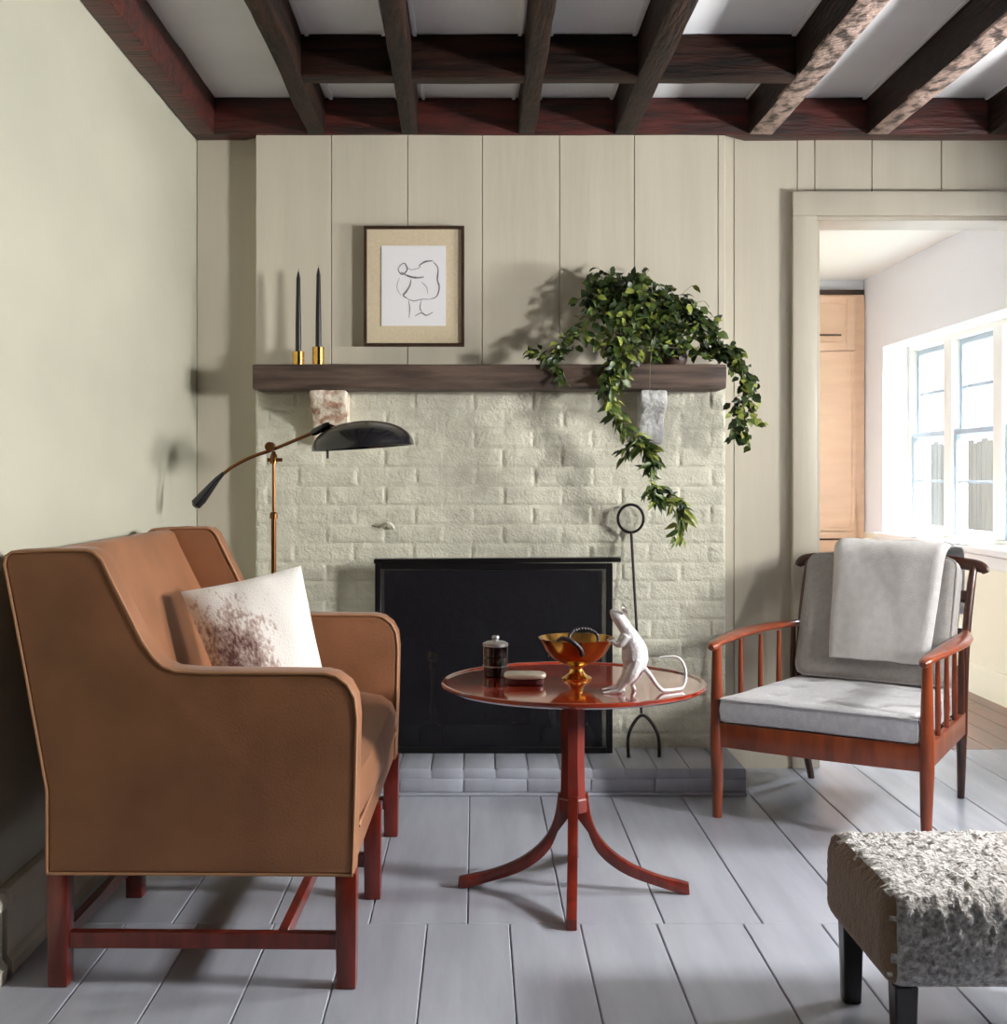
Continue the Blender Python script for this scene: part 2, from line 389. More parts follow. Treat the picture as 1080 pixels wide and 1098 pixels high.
# chimney breast: panelled above, painted brick below
CX0, CX1, ZM = -.827, .939, 1.46
OX0, OX1, OZ0, OZ1 = -.345, .475, .094, .76
bm = boards([CX0, -.543, -.256, .0245, .315, .596, .911, CX1], YC, YC+.02, ZM, ZC, gap=.0014)
box(bm, CX0, CX1, YC+.02, YB+.17, ZM, ZC)
struct('wall_chimney', bm, M_board, smooth=False)
def brick_h(x, z):
    ch, bl, j = .0715, .222, .0055
    row = math.floor(z/ch); fz = z-row*ch; off = (row % 2)*bl/2+noise.noise(Vector((row*1.7, 5, 0)))*.02
    u = (x+5+off)/bl; col = math.floor(u); fx = (u-col)*bl
    wob = noise.noise(Vector((x*25, z*25, 3)))*.003
    e = min(fz, ch-fz, fx, bl-fx)+wob
    t = max(0, min(1, (e-j*.35)/(j*1.5))); t = t*t*(3-2*t)
    tilt = noise.noise(Vector((col*3.1, row*2.3, 9)))*.004
    rough = noise.noise(Vector((x*55, z*55, 0)))*.0016+noise.noise(Vector((x*16, z*20, 4)))*.003
    deep = .0075*(.55+.6*noise.noise(Vector((x*5, z*5, 20))))
    return t*deep+tilt*t+rough
bm = B(); st = .0068
nx, nz_ = int((CX1-CX0)/st), int((ZM)/st); gv = []
for i in range(nx+1):
    col = []
    for k in range(nz_+1):
        x = CX0+(CX1-CX0)*i/nx; z = ZM*k/nz_
        edge = 0 if i in (0, nx) else 1
        col.append(bm.verts.new((x, YC+.004-brick_h(x, z)*edge, z)))
    gv.append(col)
def inopen(x, z): return OX0 < x < OX1 and OZ0 < z < OZ1
for i in range(nx):
    for k in range(nz_):
        xm = CX0+(CX1-CX0)*(i+.5)/nx; zm = ZM*(k+.5)/nz_
        if inopen(xm, zm): continue
        bm.faces.new([gv[i][k], gv[i+1][k], gv[i+1][k+1], gv[i][k+1]])
for v in [v for v in bm.verts if not v.link_faces]: bm.verts.remove(v)
# body of the breast around the firebox
y0 = YC+.006
box(bm, CX0, OX0-.004, y0, 5.30, 0, ZM); box(bm, OX1+.004, CX1, y0, YB+.17, 0, ZM)
box(bm, OX1+.004, .79, y0, 5.30, 0, ZM)
box(bm, OX0-.004, OX1+.004, y0, 5.30, OZ1+.004, ZM)
struct('wall_brick', bm, M_brick)
bm = B(); e = .003
box(bm, OX0-.02, OX1+.02, 5.28, 5.34, 0, OZ1+.02)
box(bm, OX0-.004, OX0+.010, YC+.03, 5.28, .094, OZ1); box(bm, OX1-.010, OX1+.004, YC+.03, 5.28, .094, OZ1)
box(bm, OX0, OX1, YC+.03, 5.28, OZ1-.01, OZ1+.004); box(bm, OX0, OX1, YC+.01, 5.28, .0, .094)
struct('trim_3', bm, M_soot, label='sooty black firebox lining behind the fire screen')
# ceiling beams
def beam(n, xb, wd, lean, y1, mtl=M_beam, seed=0, lab=None, xtop=None):
    """lean = drift in x per metre of depth towards the camera"""
    t = rough_box(xb-wd/2, xb+wd/2, YR, y1, ZS, ZC-.001, .09, .009, .0035, 3.0, seed, .0022, 24)
    for v in t.verts:
        v.co.x += (y1-v.co.y)*lean
        if v.co.z > ZC-.02: v.co.z = ZC-.001
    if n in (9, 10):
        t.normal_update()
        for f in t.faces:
            if f.normal.z < -.4: f.material_index = 1  # undersides paled for light thrown up by the floor
    return struct('trim_%d' % n, t, [mtl, M_worn_lit], label=lab)
YH = 4.835
def bx_(px): return (px-CX)/F*YH
beam(4, XL+.045, .086, -.003, YH, M_red, 1, 'dark red-brown ceiling beam running along the left wall')
beam(5, bx_(341)-.005, .066, .004, YH, M_beam, 2, 'second ceiling beam from the left wall')
beam(6, bx_(440), .062, .012, YH, M_beam, 3, 'ceiling beam above the framed drawing')
beam(7, bx_(565), .064, -.004, YH, M_beam, 4, 'ceiling beam nearest the middle of the room')
beam(8, bx_(670), .080, .002, YH, M_beam, 5, 'ceiling beam above the trailing vine')
beam(9, bx_(816), .092, .002, YH, M_beam, 6, 'ceiling beam with a chipped underside painted pale for floor light')
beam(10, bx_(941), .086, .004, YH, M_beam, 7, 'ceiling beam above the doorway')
beam(11, bx_(1072), .090, .0, YH, M_beam, 8, 'rightmost ceiling beam in view')
beam(15, 2.42, .090, .0, YH, M_beam, 9, 'ceiling beam against the outside wall')
t = rough_box(bx_(341)+.02, bx_(816)-.02, 4.13, 4.22, ZS+.004, ZC-.001, .09, .008, .003, 3, 11, .002, 24)
struct('trim_12', t, M_beamx, label='dark cross beam running between the ceiling beams')
t = rough_box(XL+.002, XR-.002, YH-.004, YB-.002, ZS+.002, ZC-.001, .09, .006, .0025, 3, 12, .0015, 24)
for v in t.verts:
    if CX0 < v.co.x < CX1 and v.co.y > YC-.004: v.co.y = YC-.004
struct('trim_13', t, M_red, label='reddish header beam along the top of the back wall')
# pale cove strips beside each ceiling bay
bm = B()
for px in (341, 440, 565, 670, 816, 941, 1072):
    for s in (-1, 1):
        x = bx_(px)+s*(.05); box(bm, x-.006, x+.006, YR, YH, ZC-.010, ZC-.001)
struct('trim_14', bm, M_ceil, label='pale plaster edge strips beside the ceiling beams')
# outside
struct('floor_garden', box(B(), XR+.3, 16, -4, 22, -.4, -.3), M_ground)
bm = B()
for k in range(150):
    y = 2+k*.112; box(bm, 4.6, 4.62, y, y+.098, -.3, 1.42+.02*math.sin(k*1.7), .003, 1)
box(bm, 4.62, 4.66, 2, 18.8, .1, .18); box(bm, 4.62, 4.66, 2, 18.8, 1.1, 1.18)
tag(obj('garden_fence', bm, M_fence, smooth=False), 'pale vertical board fence outside the window', 'fence')
# ================================================================== HEARTH AND FIREPLACE
HX0, HX1, HY, HZ = -.83, .944, 4.49, .094
t = thing('hearth', 'low painted brick hearth slab in front of the black fire screen', 'hearth', ((HX0+HX1)/2, 4.67, 0))
bm = B(); k = 0; x = HX0
while x < HX1-.01:
    x2 = min(x+.1125, HX1); box(bm, x+.002, x2-.002, HY+.004, YC-.008, HZ-.036, HZ, .005, 2); x = x2
for v in bm.verts: v.co += noise.noise_vector(v.co*9)*.0006
obj('brick_top', bm, M_floor, t)
bm = B(); x = HX0-.1
while x < HX1-.01:
    a = max(x, HX0); x2 = min(x+.222, HX1)
    if x2-a > .02: box(bm, a+.002, x2-.002, HY, HY+.1, .012, HZ-.038, .005, 2)
    x += .222
for v in bm.verts: v.co += noise.noise_vector(v.co*9)*.0006
obj('brick_front', bm, M_floor, t)
bm = B(); box(bm, HX0+.002, HX1-.002, HY+.006, YC-.01, .0005, HZ-.006); box(bm, HX0, HX1, HY-.012, HY+.02, .0005, .012, .003, 1)
obj('mortar_bed', bm, M_floor, t)
# mantel shelf
t = rough_box(-.806, .907, 4.66, YC-.003, 1.4265, 1.516, .07, .005, .0018, 4, 21, .0013, 26)
tag(obj('mantel_shelf', t, M_mantel), 'weathered brown wooden beam mantel shelf across the chimney breast', 'mantel')
def corbel(x0, x1, m, lab):
    pr = [(YC+.002, 1.425), (4.70, 1.425), (4.70, 1.395), (4.715, 1.37), (4.755, 1.34), (4.79, 1.30), (4.80, 1.262), (4.815, 1.235), (YC+.002, 1.225)]
    bm = B(); prism(bm, pr, x0, x1, axis='x', bev=.008, seg=2)
    cut(bm, 'x', frange(x0+.01, x1-.01, .015)); cut(bm, 'z', frange(1.23, 1.42, .015)); jitter(bm, .004, 20, 1, .002, 60)
    for v in bm.verts: v.co.z = min(v.co.z, 1.4255); v.co.y = min(v.co.y, YC-.0005)
    return tag(obj('corbel', bm, m), lab, 'corbel', 'corbels under the mantel shelf')
corbel(-.604, -.472, M_corb, 'chipped white and pinkish corbel under the mantel behind the lamp shade')
corbel(.604, .70, M_corb2, 'chipped blue-white corbel under the mantel behind the hanging vine')
# fire screen
SX0, SX1, SY = -.369, .503, 4.733
t = thing('fire_screen', 'large black rectangular fire screen standing on the hearth before the firebox', 'fire screen', ((SX0+SX1)/2, SY+.015, HZ))
bm = B(); f = .022; z0, z1 = HZ+.0006, .792
box(bm, SX0, SX0+f, SY, SY+.02, z0, z1, .002, 1); box(bm, SX1-f, SX1, SY, SY+.02, z0, z1, .002, 1)
box(bm, SX0+f, SX1-f, SY, SY+.02, z0, z0+f, .002, 1); box(bm, SX0+f, SX1-f, SY, SY+.02, z1-f, z1, .002, 1)
obj('frame', bm, M_screen, t)
bm = B(); box(bm, SX0+f-.002, SX1-f+.002, SY+.008, SY+.011, z0+f-.002, z1-f+.002); obj('mesh_panel', bm, M_mesh, t)
bm = B(); box(bm, SX0-.004, SX1+.03, SY-.004, SY+.05, z1+.001, z1+.018, .002, 1, rot=Matrix.Rotation(math.radians(-.35), 4, 'Y')); obj('top_bar', bm, M_screen, t)
# andirons
def andiron(x, lab, first=None):
    t = thing('andiron', lab, 'andiron', (x, 4.95, HZ), group='andirons in the firebox')
    bm = B(); tube(bm, smoothpts([(x-.045, 4.95, HZ+.001), (x-.04, 4.95, HZ+.05), (x, 4.95, HZ+.08), (x+.04, 4.95, HZ+.05), (x+.045, 4.95, HZ+.001)]), .009, 8); obj('foot', bm, M_iron, t)
    bm = B(); lathe(bm, [(0, HZ+.07), (.014, HZ+.07), (.010, HZ+.10), (.016, HZ+.12), (.009, HZ+.15), (.009, HZ+.27), (.017, HZ+.285), (.01, HZ+.30), (0, HZ+.30)], (x, 4.95, 0), 16); obj('post', bm, M_brassb, t)
    bm = B(); lathe(bm, [(.028*math.sin(a), HZ+.328-.028*math.cos(a)) for a in [PI*i/12 for i in range(13)]], (x, 4.95, 0), 20); obj('ball_finial', bm, M_brassb, t)
    bm = B(); box(bm, x-.008, x+.008, 4.955, 5.22, HZ+.06, HZ+.08, .002, 1); box(bm, x-.008, x+.008, 5.20, 5.22, HZ+.001, HZ+.06); obj('log_bar', bm, M_iron, t)
andiron(-.165, 'andiron faintly seen through the dark screen left of the table')
andiron(.30, 'andiron behind the screen and the table column')
# toasting fork leaning on the brick
t = thing('hearth_fork', 'long black iron fork with ring handle leaning on the white brick', 'fork', (.56, 4.68, HZ))
pt = P(677, 571, 4.822); pb = P(688, 765, 4.70); rc = P(676.5, 556, 4.825)
bm = B(); n = 28
tube(bm, [rc+Vector((math.cos(2*PI*i/n)*.048, .0, math.sin(2*PI*i/n)*.052)) for i in range(n)], .0055, 8, closed=True); obj('ring_handle', bm, M_iron, t)
bm = B(); tube(bm, [pt, pb], .0052, 8); obj('rod', bm, M_iron, t)
bm = B()
f0 = P(674, 811, 4.665); f1 = P(707, 811, 4.665); f0.z = f1.z = HZ+.001
tube(bm, smoothpts([f0, P(674, 790, 4.68), P(680, 775, 4.695), P(689, 767, 4.70), P(699, 775, 4.695), P(706, 790, 4.68), f1]), .006, 8); obj('prongs', bm, M_iron, t)
# little hook in the brick
bm = B(); h = P(412, 562, YC-.012)
tube(bm, smoothpts([h+Vector((-.018, .012, -.012)), h+Vector((0, -.012, 0)), h+Vector((.018, -.022, .004)), h+Vector((.03, -.012, -.004)), h+Vector((.034, .004, -.016))]), .0065, 8)
tag(obj('wall_hook', bm, M_brick), 'small painted hook in the brick above the fire screen', 'hook')
# ================================================================== ON THE MANTEL
ZT = 1.5165
def candle(px, pht, phb, lab):
    d = 4.745; c = P(px, 391, d); r = .0225
    zh = H-(phb-CY)/F*d; zt = H-(pht-CY)/F*d
    t = thing('candle_holder', lab, 'candle holder', (c.x, d, ZT), group='brass candle holders on the mantel')
    bm = B(); lathe(bm, [(0, ZT), (r, ZT), (r, zh-.002), (r-.002, zh), (.012, zh), (.012, zh-.012), (0, zh-.012)], (c.x, d, 0), 28); obj('holder_body', bm, M_brassb, t)
    tc = thing('taper_candle', lab.replace('brass holder', 'candle').replace('short', 'shorter').replace('tall', 'taller'), 'candle', (c.x, d, zh-.011), group='black taper candles on the mantel')
    bm = B(); lathe(bm, [(0, zh-.0115), (.0112, zh-.0115), (.0112, zh), (.0105, zh+.1), (.0075, zt-.03), (.004, zt-.012), (.002, zt-.004), (0, zt-.002)], (c.x, d, 0), 20); obj('wax_taper', bm, M_candle, tc)
    bm = B(); tube(bm, [(c.x, d, zt-.006), (c.x+.001, d, zt+.006)], .0012, 6); obj('wick', bm, M_ink, tc)
    return t, tc
a, b_ = candle(320, 290, 377, 'x')
a['label'] = 'low brass cylinder candle holder at the left end of the mantel'; b_['label'] = 'shorter black taper candle, the left one of two'
a, b_ = candle(341.5, 286, 372, 'x')
a['label'] = 'taller brass cylinder candle holder, nearer the framed drawing'; b_['label'] = 'taller black taper candle, nearer the framed drawing'
# picture
d = YC-.036
x0, x1 = (390-CX)/F*d, (498-CX)/F*d; z1, z0 = H-(242-CY)/F*d, H-(371-CY)/F*d
t = thing('framed_drawing', 'abstract ink drawing in a thin dark wood frame with linen mount above mantel', 'picture', ((x0+x1)/2, d, z0))
bm = B(); f = .0115
box(bm, x0, x1, d, YC-.002, z0, z0+f, .0015, 1); box(bm, x0, x1, d, YC-.002, z1-f, z1, .0015, 1)
box(bm, x0, x0+f, d, YC-.002, z0+f, z1-f, .0015, 1); box(bm, x1-f, x1, d, YC-.002, z0+f, z1-f, .0015, 1)
obj('frame', bm, M_frame, t)
bm = B(); box(bm, x0+f, x1-f, d+.012, d+.02, z0+f, z1-f); obj('mount', bm, M_mat, t)
px0, px1 = (409-CX)/F*d, (478-CX)/F*d; pz1, pz0 = H-(263-CY)/F*d, H-(349-CY)/F*d
bm = B(); box(bm, px0, px1, d+.009, d+.012, pz0, pz1); pap = obj('paper', bm, M_paper, t)
bm = B()
def stroke(pts, wd):
    q = smoothpts([(px0+(px1-px0)*u, d+.0084, pz1-(pz1-pz0)*v) for u, v in pts], 5)
    tube(bm, q, [wd*(.35+.65*math.sin(PI*i/(len(q)-1)))+.0002 for i in range(len(q))], 6, flat=.25, up=(0, 1, 0))
for s in [([(.28, .25), (.36, .22), (.40, .30), (.32, .36), (.26, .30), (.30, .24)], .0022), ([(.30, .33), (.42, .38), (.55, .40), (.66, .39)], .0035),
          ([(.58, .25), (.68, .20), (.80, .19)], .003), ([(.80, .20), (.88, .28), (.87, .42), (.90, .52), (.86, .63), (.76, .67)], .0026),
          ([(.46, .42), (.44, .50), (.38, .58), (.34, .62), (.40, .66)], .0032), ([(.40, .66), (.50, .69), (.62, .67), (.76, .67)], .0014),
          ([(.42, .68), (.44, .78), (.43, .90)], .0012), ([(.62, .68), (.60, .78), (.64, .83)], .0012), ([(.52, .88), (.62, .84), (.70, .87), (.80, .83)], .002),
          ([(.36, .24), (.46, .30), (.60, .27), (.58, .25)], .001), ([(.62, .45), (.70, .52), (.72, .60)], .001), ([(.28, .40), (.24, .52), (.30, .62)], .0008)]:
    stroke(*s)
obj('ink_lines', bm, M_ink, pap)
# vase and vine
t = thing('trailing_vine', 'leafy green clematis-like vine cuttings spilling over the right half of the mantel', 'plant', (.68, 4.76, ZT))
vc = P(724, 391, 4.775)
tv = obj('vase', lathe(B(), [(0, ZT), (.036, ZT), (.046, ZT+.02), (.048, ZT+.035), (.040, ZT+.06), (.036, ZT+.066), (.031, ZT+.066), (.035, ZT+.05), (.040, ZT+.03), (0, ZT+.015)], (vc.x, 4.785, 0), 28), M_vase)
tag(tv, 'small brown stoneware vase nearly hidden in the vine on the mantel', 'vase')
def leaf(bm, p, dr, up, L, Wd, mi, fold=.25):
    dr = dr.normalized(); L *= 1.18; Wd *= 1.2; s = dr.cross(up)
    if s.length < 1e-3: s = dr.orthogonal()
    s.normalize(); u = s.cross(dr).normalized()
    def q(a, b, c): return bm.verts.new(p+dr*(a*L)+s*(b*Wd)+u*(c*L))
    base = q(0, 0, 0); m1 = q(.35, 0, .03); m2 = q(.7, 0, .0); tip = q(1, 0, -.12)
    for sg in (1, -1):
        a = q(.28, .5*sg, .03+fold*.25); b = q(.62, .42*sg, .02+fold*.2)
        for f in ([base, a, m1], [m1, a, b, m2], [m2, b, tip]):
            fc = bm.faces.new(f if sg == 1 else f[::-1]); fc.material_index = mi
def push_out(p, mg=.0075):
    q = Vector((min(p.x, .907), max(p.y, 4.66), max(1.4265, min(p.z, 1.516))))
    dlt = p-q
    if dlt.length > mg: return p
    if dlt.length < 1e-5:
        if p.z > 1.47 and p.y > 4.68: return Vector((p.x, p.y, 1.516+mg))
        return Vector((p.x, 4.66-mg, p.z))
    return q+dlt.normalized()*mg
def prune(bm):
    seen = set(); kill = []
    for v in bm.verts:
        if v in seen: continue
        st_, isl = [v], []
        seen.add(v)
        while st_:
            a = st_.pop(); isl.append(a)
            for e in a.link_edges:
                o = e.other_vert(a)
                if o not in seen: seen.add(o); st_.append(o)
        lo = [min(a.co[i] for a in isl) for i in range(3)]; hi = [max(a.co[i] for a in isl) for i in range(3)]
        if lo[0] < .909 and hi[1] > 4.658 and lo[2] < 1.518 and hi[2] > 1.425: kill += isl
        elif hi[0] > vc.x-.05 and lo[0] < vc.x+.05 and hi[1] > 4.737 and lo[2] < 1.585: kill += isl
    bmesh.ops.delete(bm, geom=kill, context='VERTS')
def vine(path, per_m, L, Wd, spread, mix, r=.0022, ends=1, name='stem', narrow=False, seed=0):
    rr = random.Random(seed+11)
    pts = [push_out(p) for p in smoothpts(path, 14)]
    bm = B(); tube(bm, pts, [r*(1-.6*i/len(pts)) for i in range(len(pts))], 5)
    st = obj('stem', bm, M_stem, t)
    bm = B(); ln = sum((a-b).length for a, b in zip(pts, pts[1:])); cnt = int(ln*per_m)
    for k in range(cnt):
        f = (k+rr.random())/cnt*(len(pts)-1); i = min(int(f), len(pts)-2); p = pts[i].lerp(pts[i+1], f-i)
        tg = (pts[i+1]-pts[i]).normalized()
        dr = Vector((rr.gauss(0, 1), rr.gauss(0, .8), rr.gauss(-.35, .7)))+tg*.7
        off = Vector((rr.gauss(0, spread), rr.gauss(0, spread*.7), rr.gauss(0, spread)))
        base = p+off
        base = push_out(base, .02)
        if base.y > 4.81: base.y = 4.81
        if base.y < YC-.2 and 1.50 < base.z < 1.53 and False: pass
        dd = dr.normalized()
        if base.y+dd.y*L > 4.84: dd.y = -abs(dd.y)
        x = rr.random(); mi = 0 if x < mix[0] else (1 if x < mix[1] else 2)
        Lk = L*rr.uniform(.65, 1.25)
        if off.length > .03:
            tube(bm, [p, p.lerp(base, .5)+Vector((0, 0, .006)), base], .0008, 3, cap=False)
        leaf(bm, base, dd, Vector((rr.gauss(0, .6), rr.gauss(-.8, .5), rr.gauss(.8, .5))), Lk, Lk*Wd*rr.uniform(.8, 1.2), mi)
    prune(bm)
    return obj('foliage', bm, [M_leafd, M_leafm, M_leafy], st)
V = lambda *l: [P(*p) for p in l]
vs = (720, 372, 4.765)
D3 = (.62, .92); D2 = (.35, .82); DY = (.2, .6)
n0 = [vs, (716, 340, 4.77), (704, 316, 4.76), (685, 303, 4.75), (662, 301, 4.74), (645, 306, 4.73), (634, 318, 4.72)]
vine(V(*n0), 480, .034, .62, .022, D3, .003, seed=1)
vine(V(vs, (712, 345, 4.74), (695, 320, 4.71), (672, 312, 4.70), (655, 318, 4.70), (650, 335, 4.70)), 420, .034, .62, .024, D3, seed=2)
vine(V(vs, (700, 345, 4.72), (680, 330, 4.70), (664, 340, 4.69), (660, 365, 4.67), (660, 385, 4.64), (657, 405, 4.63)), 420, .034, .55, .02, D2, seed=3)
vine(V(vs, (700, 335, 4.73), (685, 330, 4.71), (675, 350, 4.69), (670, 380, 4.65), (662, 420, 4.62)), 300, .034, .5, .022, D2, seed=4)
vine(V(vs, (722, 340, 4.76), (735, 338, 4.74), (750, 352, 4.74), (765, 368, 4.73), (780, 376, 4.72), (790, 385, 4.71)), 520, .032, .62, .02, D3, .003, seed=5)
vine(V(vs, (716, 335, 4.76), (722, 318, 4.76), (738, 330, 4.75), (752, 345, 4.75), (765, 355, 4.74)), 420, .032, .6, .02, D3, seed=6)
vine(V(vs, (735, 372, 4.74), (755, 378, 4.73), (775, 380, 4.72), (785, 382, 4.71)), 420, .03, .62, .014, D3, seed=7)
vine(V((780, 376, 4.72), (792, 385, 4.70), (797, 402, 4.69), (799, 425, 4.69), (792, 448, 4.69), (790, 470, 4.69)), 360, .032, .6, .011, D3, seed=8)
vine(V((797, 402, 4.69), (806, 415, 4.69), (806, 435, 4.69), (799, 455, 4.69), (802, 478, 4.69)), 210, .03, .7, .01, D2, seed=9)
vine(V((804, 430, 4.69), (812, 450, 4.69), (818, 455, 4.69)), 80, .028, .7, .006, D2, seed=19)
vine(V((660, 400, 4.63), (656, 425, 4.61), (661, 445, 4.61), (672, 462, 4.61), (688, 474, 4.60), (698, 482, 4.60)), 260, .045, .36, .012, DY, .003, seed=10)
vine(V((657, 395, 4.63), (650, 412, 4.62), (655, 440, 4.61)), 330, .036, .5, .012, D3, seed=20)
vine(V((688, 474, 4.60), (696, 484, 4.60), (700, 500, 4.60)), 520, .052, .3, .008, D3, .002, seed=11)
vine(V((688, 474, 4.60), (676, 480, 4.60), (668, 486, 4.60)), 260, .046, .3, .006, D2, .0015, seed=12)
vine(V((698, 485, 4.60), (696, 510, 4.61), (704, 525, 4.61), (712, 534, 4.61), (728, 544, 4.61)), 110, .05, .3, .006, D2, .0012, seed=13)
vine(V((696, 520, 4.61), (700, 532, 4.61), (708, 540, 4.61)), 420, .046, .3, .006, D2, .0012, seed=14)
vine(V((712, 534, 4.61), (726, 542, 4.61), (732, 556, 4.61), (725, 574, 4.61)), 300, .052, .28, .008, DY, .0012, seed=15)
vine(V(vs, (690, 330, 4.74), (650, 318, 4.71), (625, 342, 4.69), (612, 358, 4.68), (600, 372, 4.67)), 26, .03, .5, .012, DY, .0016, seed=16)
vine(V((645, 318, 4.71), (635, 335, 4.69), (622, 356, 4.68), (614, 366, 4.68)), 190, .036, .5, .012, D2, .0014, seed=17)
vine(V((622, 356, 4.68), (640, 365, 4.67), (650, 375, 4.67)), 190, .036, .5, .012, DY, .0014, seed=27)
vine(V((612, 358, 4.68), (600, 375, 4.66), (585, 383, 4.65), (568, 378, 4.65)), 330, .034, .42, .010, D3, .0014, seed=18)
vine(V((600, 375, 4.66), (598, 390, 4.645), (602, 406, 4.64)), 300, .036, .42, .008, D3, .0014, seed=21)
vine(V(vs, (700, 348, 4.74), (690, 352, 4.72), (682, 368, 4.69), (680, 380, 4.68)), 240, .034, .5, .02, DY, .0014, seed=22)
vine(V((742, 376, 4.72), (732, 372, 4.705), (722, 376, 4.705), (708, 374, 4.705), (700, 380, 4.70)), 330, .03, .6, .008, D3, seed=31)
vine(V(vs, (726, 352, 4.72), (716, 356, 4.70), (706, 364, 4.70)), 300, .03, .6, .012, D3, seed=32)
bm = B(); tube(bm, smoothpts(V(vs, (706, 355, 4.70), (699, 375, 4.66), (697, 400, 4.64), (697, 425, 4.62))), .0013, 6); obj('stem', bm, M_stem, t)
# ================================================================== LAMP
d = 4.30; lx = (293.5-CX)/F*d
t = thing('floor_lamp', 'brass floor lamp with black dome shade and long counterweighted arm', 'floor lamp', (lx, d, 0))
def LP(px, py, dd=d): return P(px, py, dd)
obj('base', lathe(B(), [(0, .0005), (.125, .0005), (.125, .008), (.118, .014), (.03, .02), (.016, .03), (0, .03)], (lx, d, 0), 40), M_bronze, t)
zj = H-(552-CY)/F*d; zk = H-(486-CY)/F*d
obj('lower_pole', tube(B(), [(lx, d, .028), (lx, d, zj)], .0085, 14), M_bronze, t)
obj('upper_pole', tube(B(), [(lx, d, zj), (lx, d, zk)], .0055, 12), M_bronze, t)
obj('collar', lathe(B(), [(0, zj-.012), (.013, zj-.012), (.013, zj+.004), (.008, zj+.01), (0, zj+.01)], (lx, d, 0), 18), M_bronze, t)
bm = B(); lathe(bm, [(0, zk-.035), (.012, zk-.035), (.012, zk-.008), (.007, zk), (.007, zk+.006), (0, zk+.006)], (lx, d, 0), 18)
tube(bm, [(lx-.02, d-.004, zk-.022), (lx+.03, d-.004, zk-.022)], .006, 10)
kn = P(290, 479, d); tube(bm, [kn+Vector((0, -.02, 0)), kn+Vector((0, .02, 0))], .016, 14)
obj('pivot_joint', bm, M_bronze, t)
obj('arm', tube(B(), smoothpts([LP(238, 509), LP(252, 499), LP(270, 490), LP(290, 483), LP(312, 474), LP(336, 464)]), .0058, 12), M_bronze, t)
cwt = [LP(208, 543), LP(210, 541), LP(216, 535), LP(224, 525), LP(233, 514), LP(240, 507)]
obj('counterweight', tube(B(), cwt, [.009, .019, .019, .015, .010, .006], 16), M_shade, t)
obj('arm_grip', tube(B(), [LP(334, 465), LP(337, 463.5), LP(351, 456.5), LP(354, 455)], [.008, .0125, .0125, .009], 14), M_shade, t)
sc_ = (LP(335, 483)+LP(443.5, 475.5))/2; R = .170
prof = []; hgt = .087
for i in range(15):
    a = PI/2*i/14; prof.append((R*math.sin(a)**.92 if i else 0, hgt*math.cos(a)))
prof = [(0, hgt)]+prof[1:]+[(R+.002, -.003)]+[(r*.985, z-.003) for r, z in prof[::-1][:-1]]+[(0, hgt-.003)]
mt = Matrix.Rotation(math.radians(-4), 4, 'Y')
obj('shade', lathe(B(), prof, sc_, 56, mt), M_shade, t)
bm = B(); tube(bm, [LP(353, 456), LP(362, 459), LP(372, 461)], .006, 10); obj('shade_bracket', bm, M_bronze, t)
bm = B(); a = sc_+Vector((-.12, 0, .012)); tube(bm, [sc_+Vector((-.118, 0, .04)), sc_+Vector((-.118, 0, -.038))], .0045, 8); obj('switch_knob', bm, M_shade, t)
# ================================================================== SOFA
sy0, sy1 = 2.80, 4.04
t = thing('settee', 'tan leather settee with winged back and red wooden legs by left wall', 'sofa', (-.6, 2.8, 0), math.radians(-1))
side = [(-.935, .248), (-.936, .43), (-.985, .70), (-1.028, .925), (-1.024, .944), (-1.012, .952), (-.92, .957), (-.85, .957), (-.832, .952), (-.815, .937), (-.789, .883), (-.728, .762), (-.702, .724), (-.682, .705), (-.655, .695), (-.60, .691),
        (-.326, .689), (-.30, .683), (-.275, .664), (-.259, .635), (-.254, .59), (-.258, .42), (-.264, .248)]
def shift(pr): return [(x+.6, z) for x, z in pr]
def side_panel(y0, y1, bulge=0):
    pr = shift(side)
    bm = B(); prism(bm, pr, y0-2.8, y1-2.8, 'y', bev=.016, seg=4)
    return bm
def piping(y, r=.0034):
    pr = shift(side); bm = B()
    pts = [Vector((x, y-2.8, z)) for x, z in pr]
    c = Vector((.0, y-2.8, .55)); pts = [p+(p-c).normalized()*-.0035 for p in pts]
    tube(bm, pts+[pts[0]], r, 8, cap=True); return bm
for (a, b_, py) in ((2.80, 2.895, 2.8015), (3.945, 4.04, 3.9465)):
    s = obj('side_panel', side_panel(a, b_), M_leather, t, local=True)
    obj('piping', piping(py), M_piping, s, local=True)
back = [(-.93, .252), (-.932, .43), (-.978, .70), (-1.018, .92), (-1.008, .944), (-.96, .95), (-.942, .94), (-.925, .90), (-.855, .76), (-.795, .60), (-.765, .46), (-.765, .252)]
obj('backrest', prism(B(), shift(back), .094, 1.146, 'y'), M_leather, t, local=True)
rail = [(-.80, .252), (-.80, .33), (-.275, .33), (-.268, .318), (-.27, .252)]
obj('seat_rail', prism(B(), shift(rail), .092, 1.148, 'y'), M_leather, t, local=True)
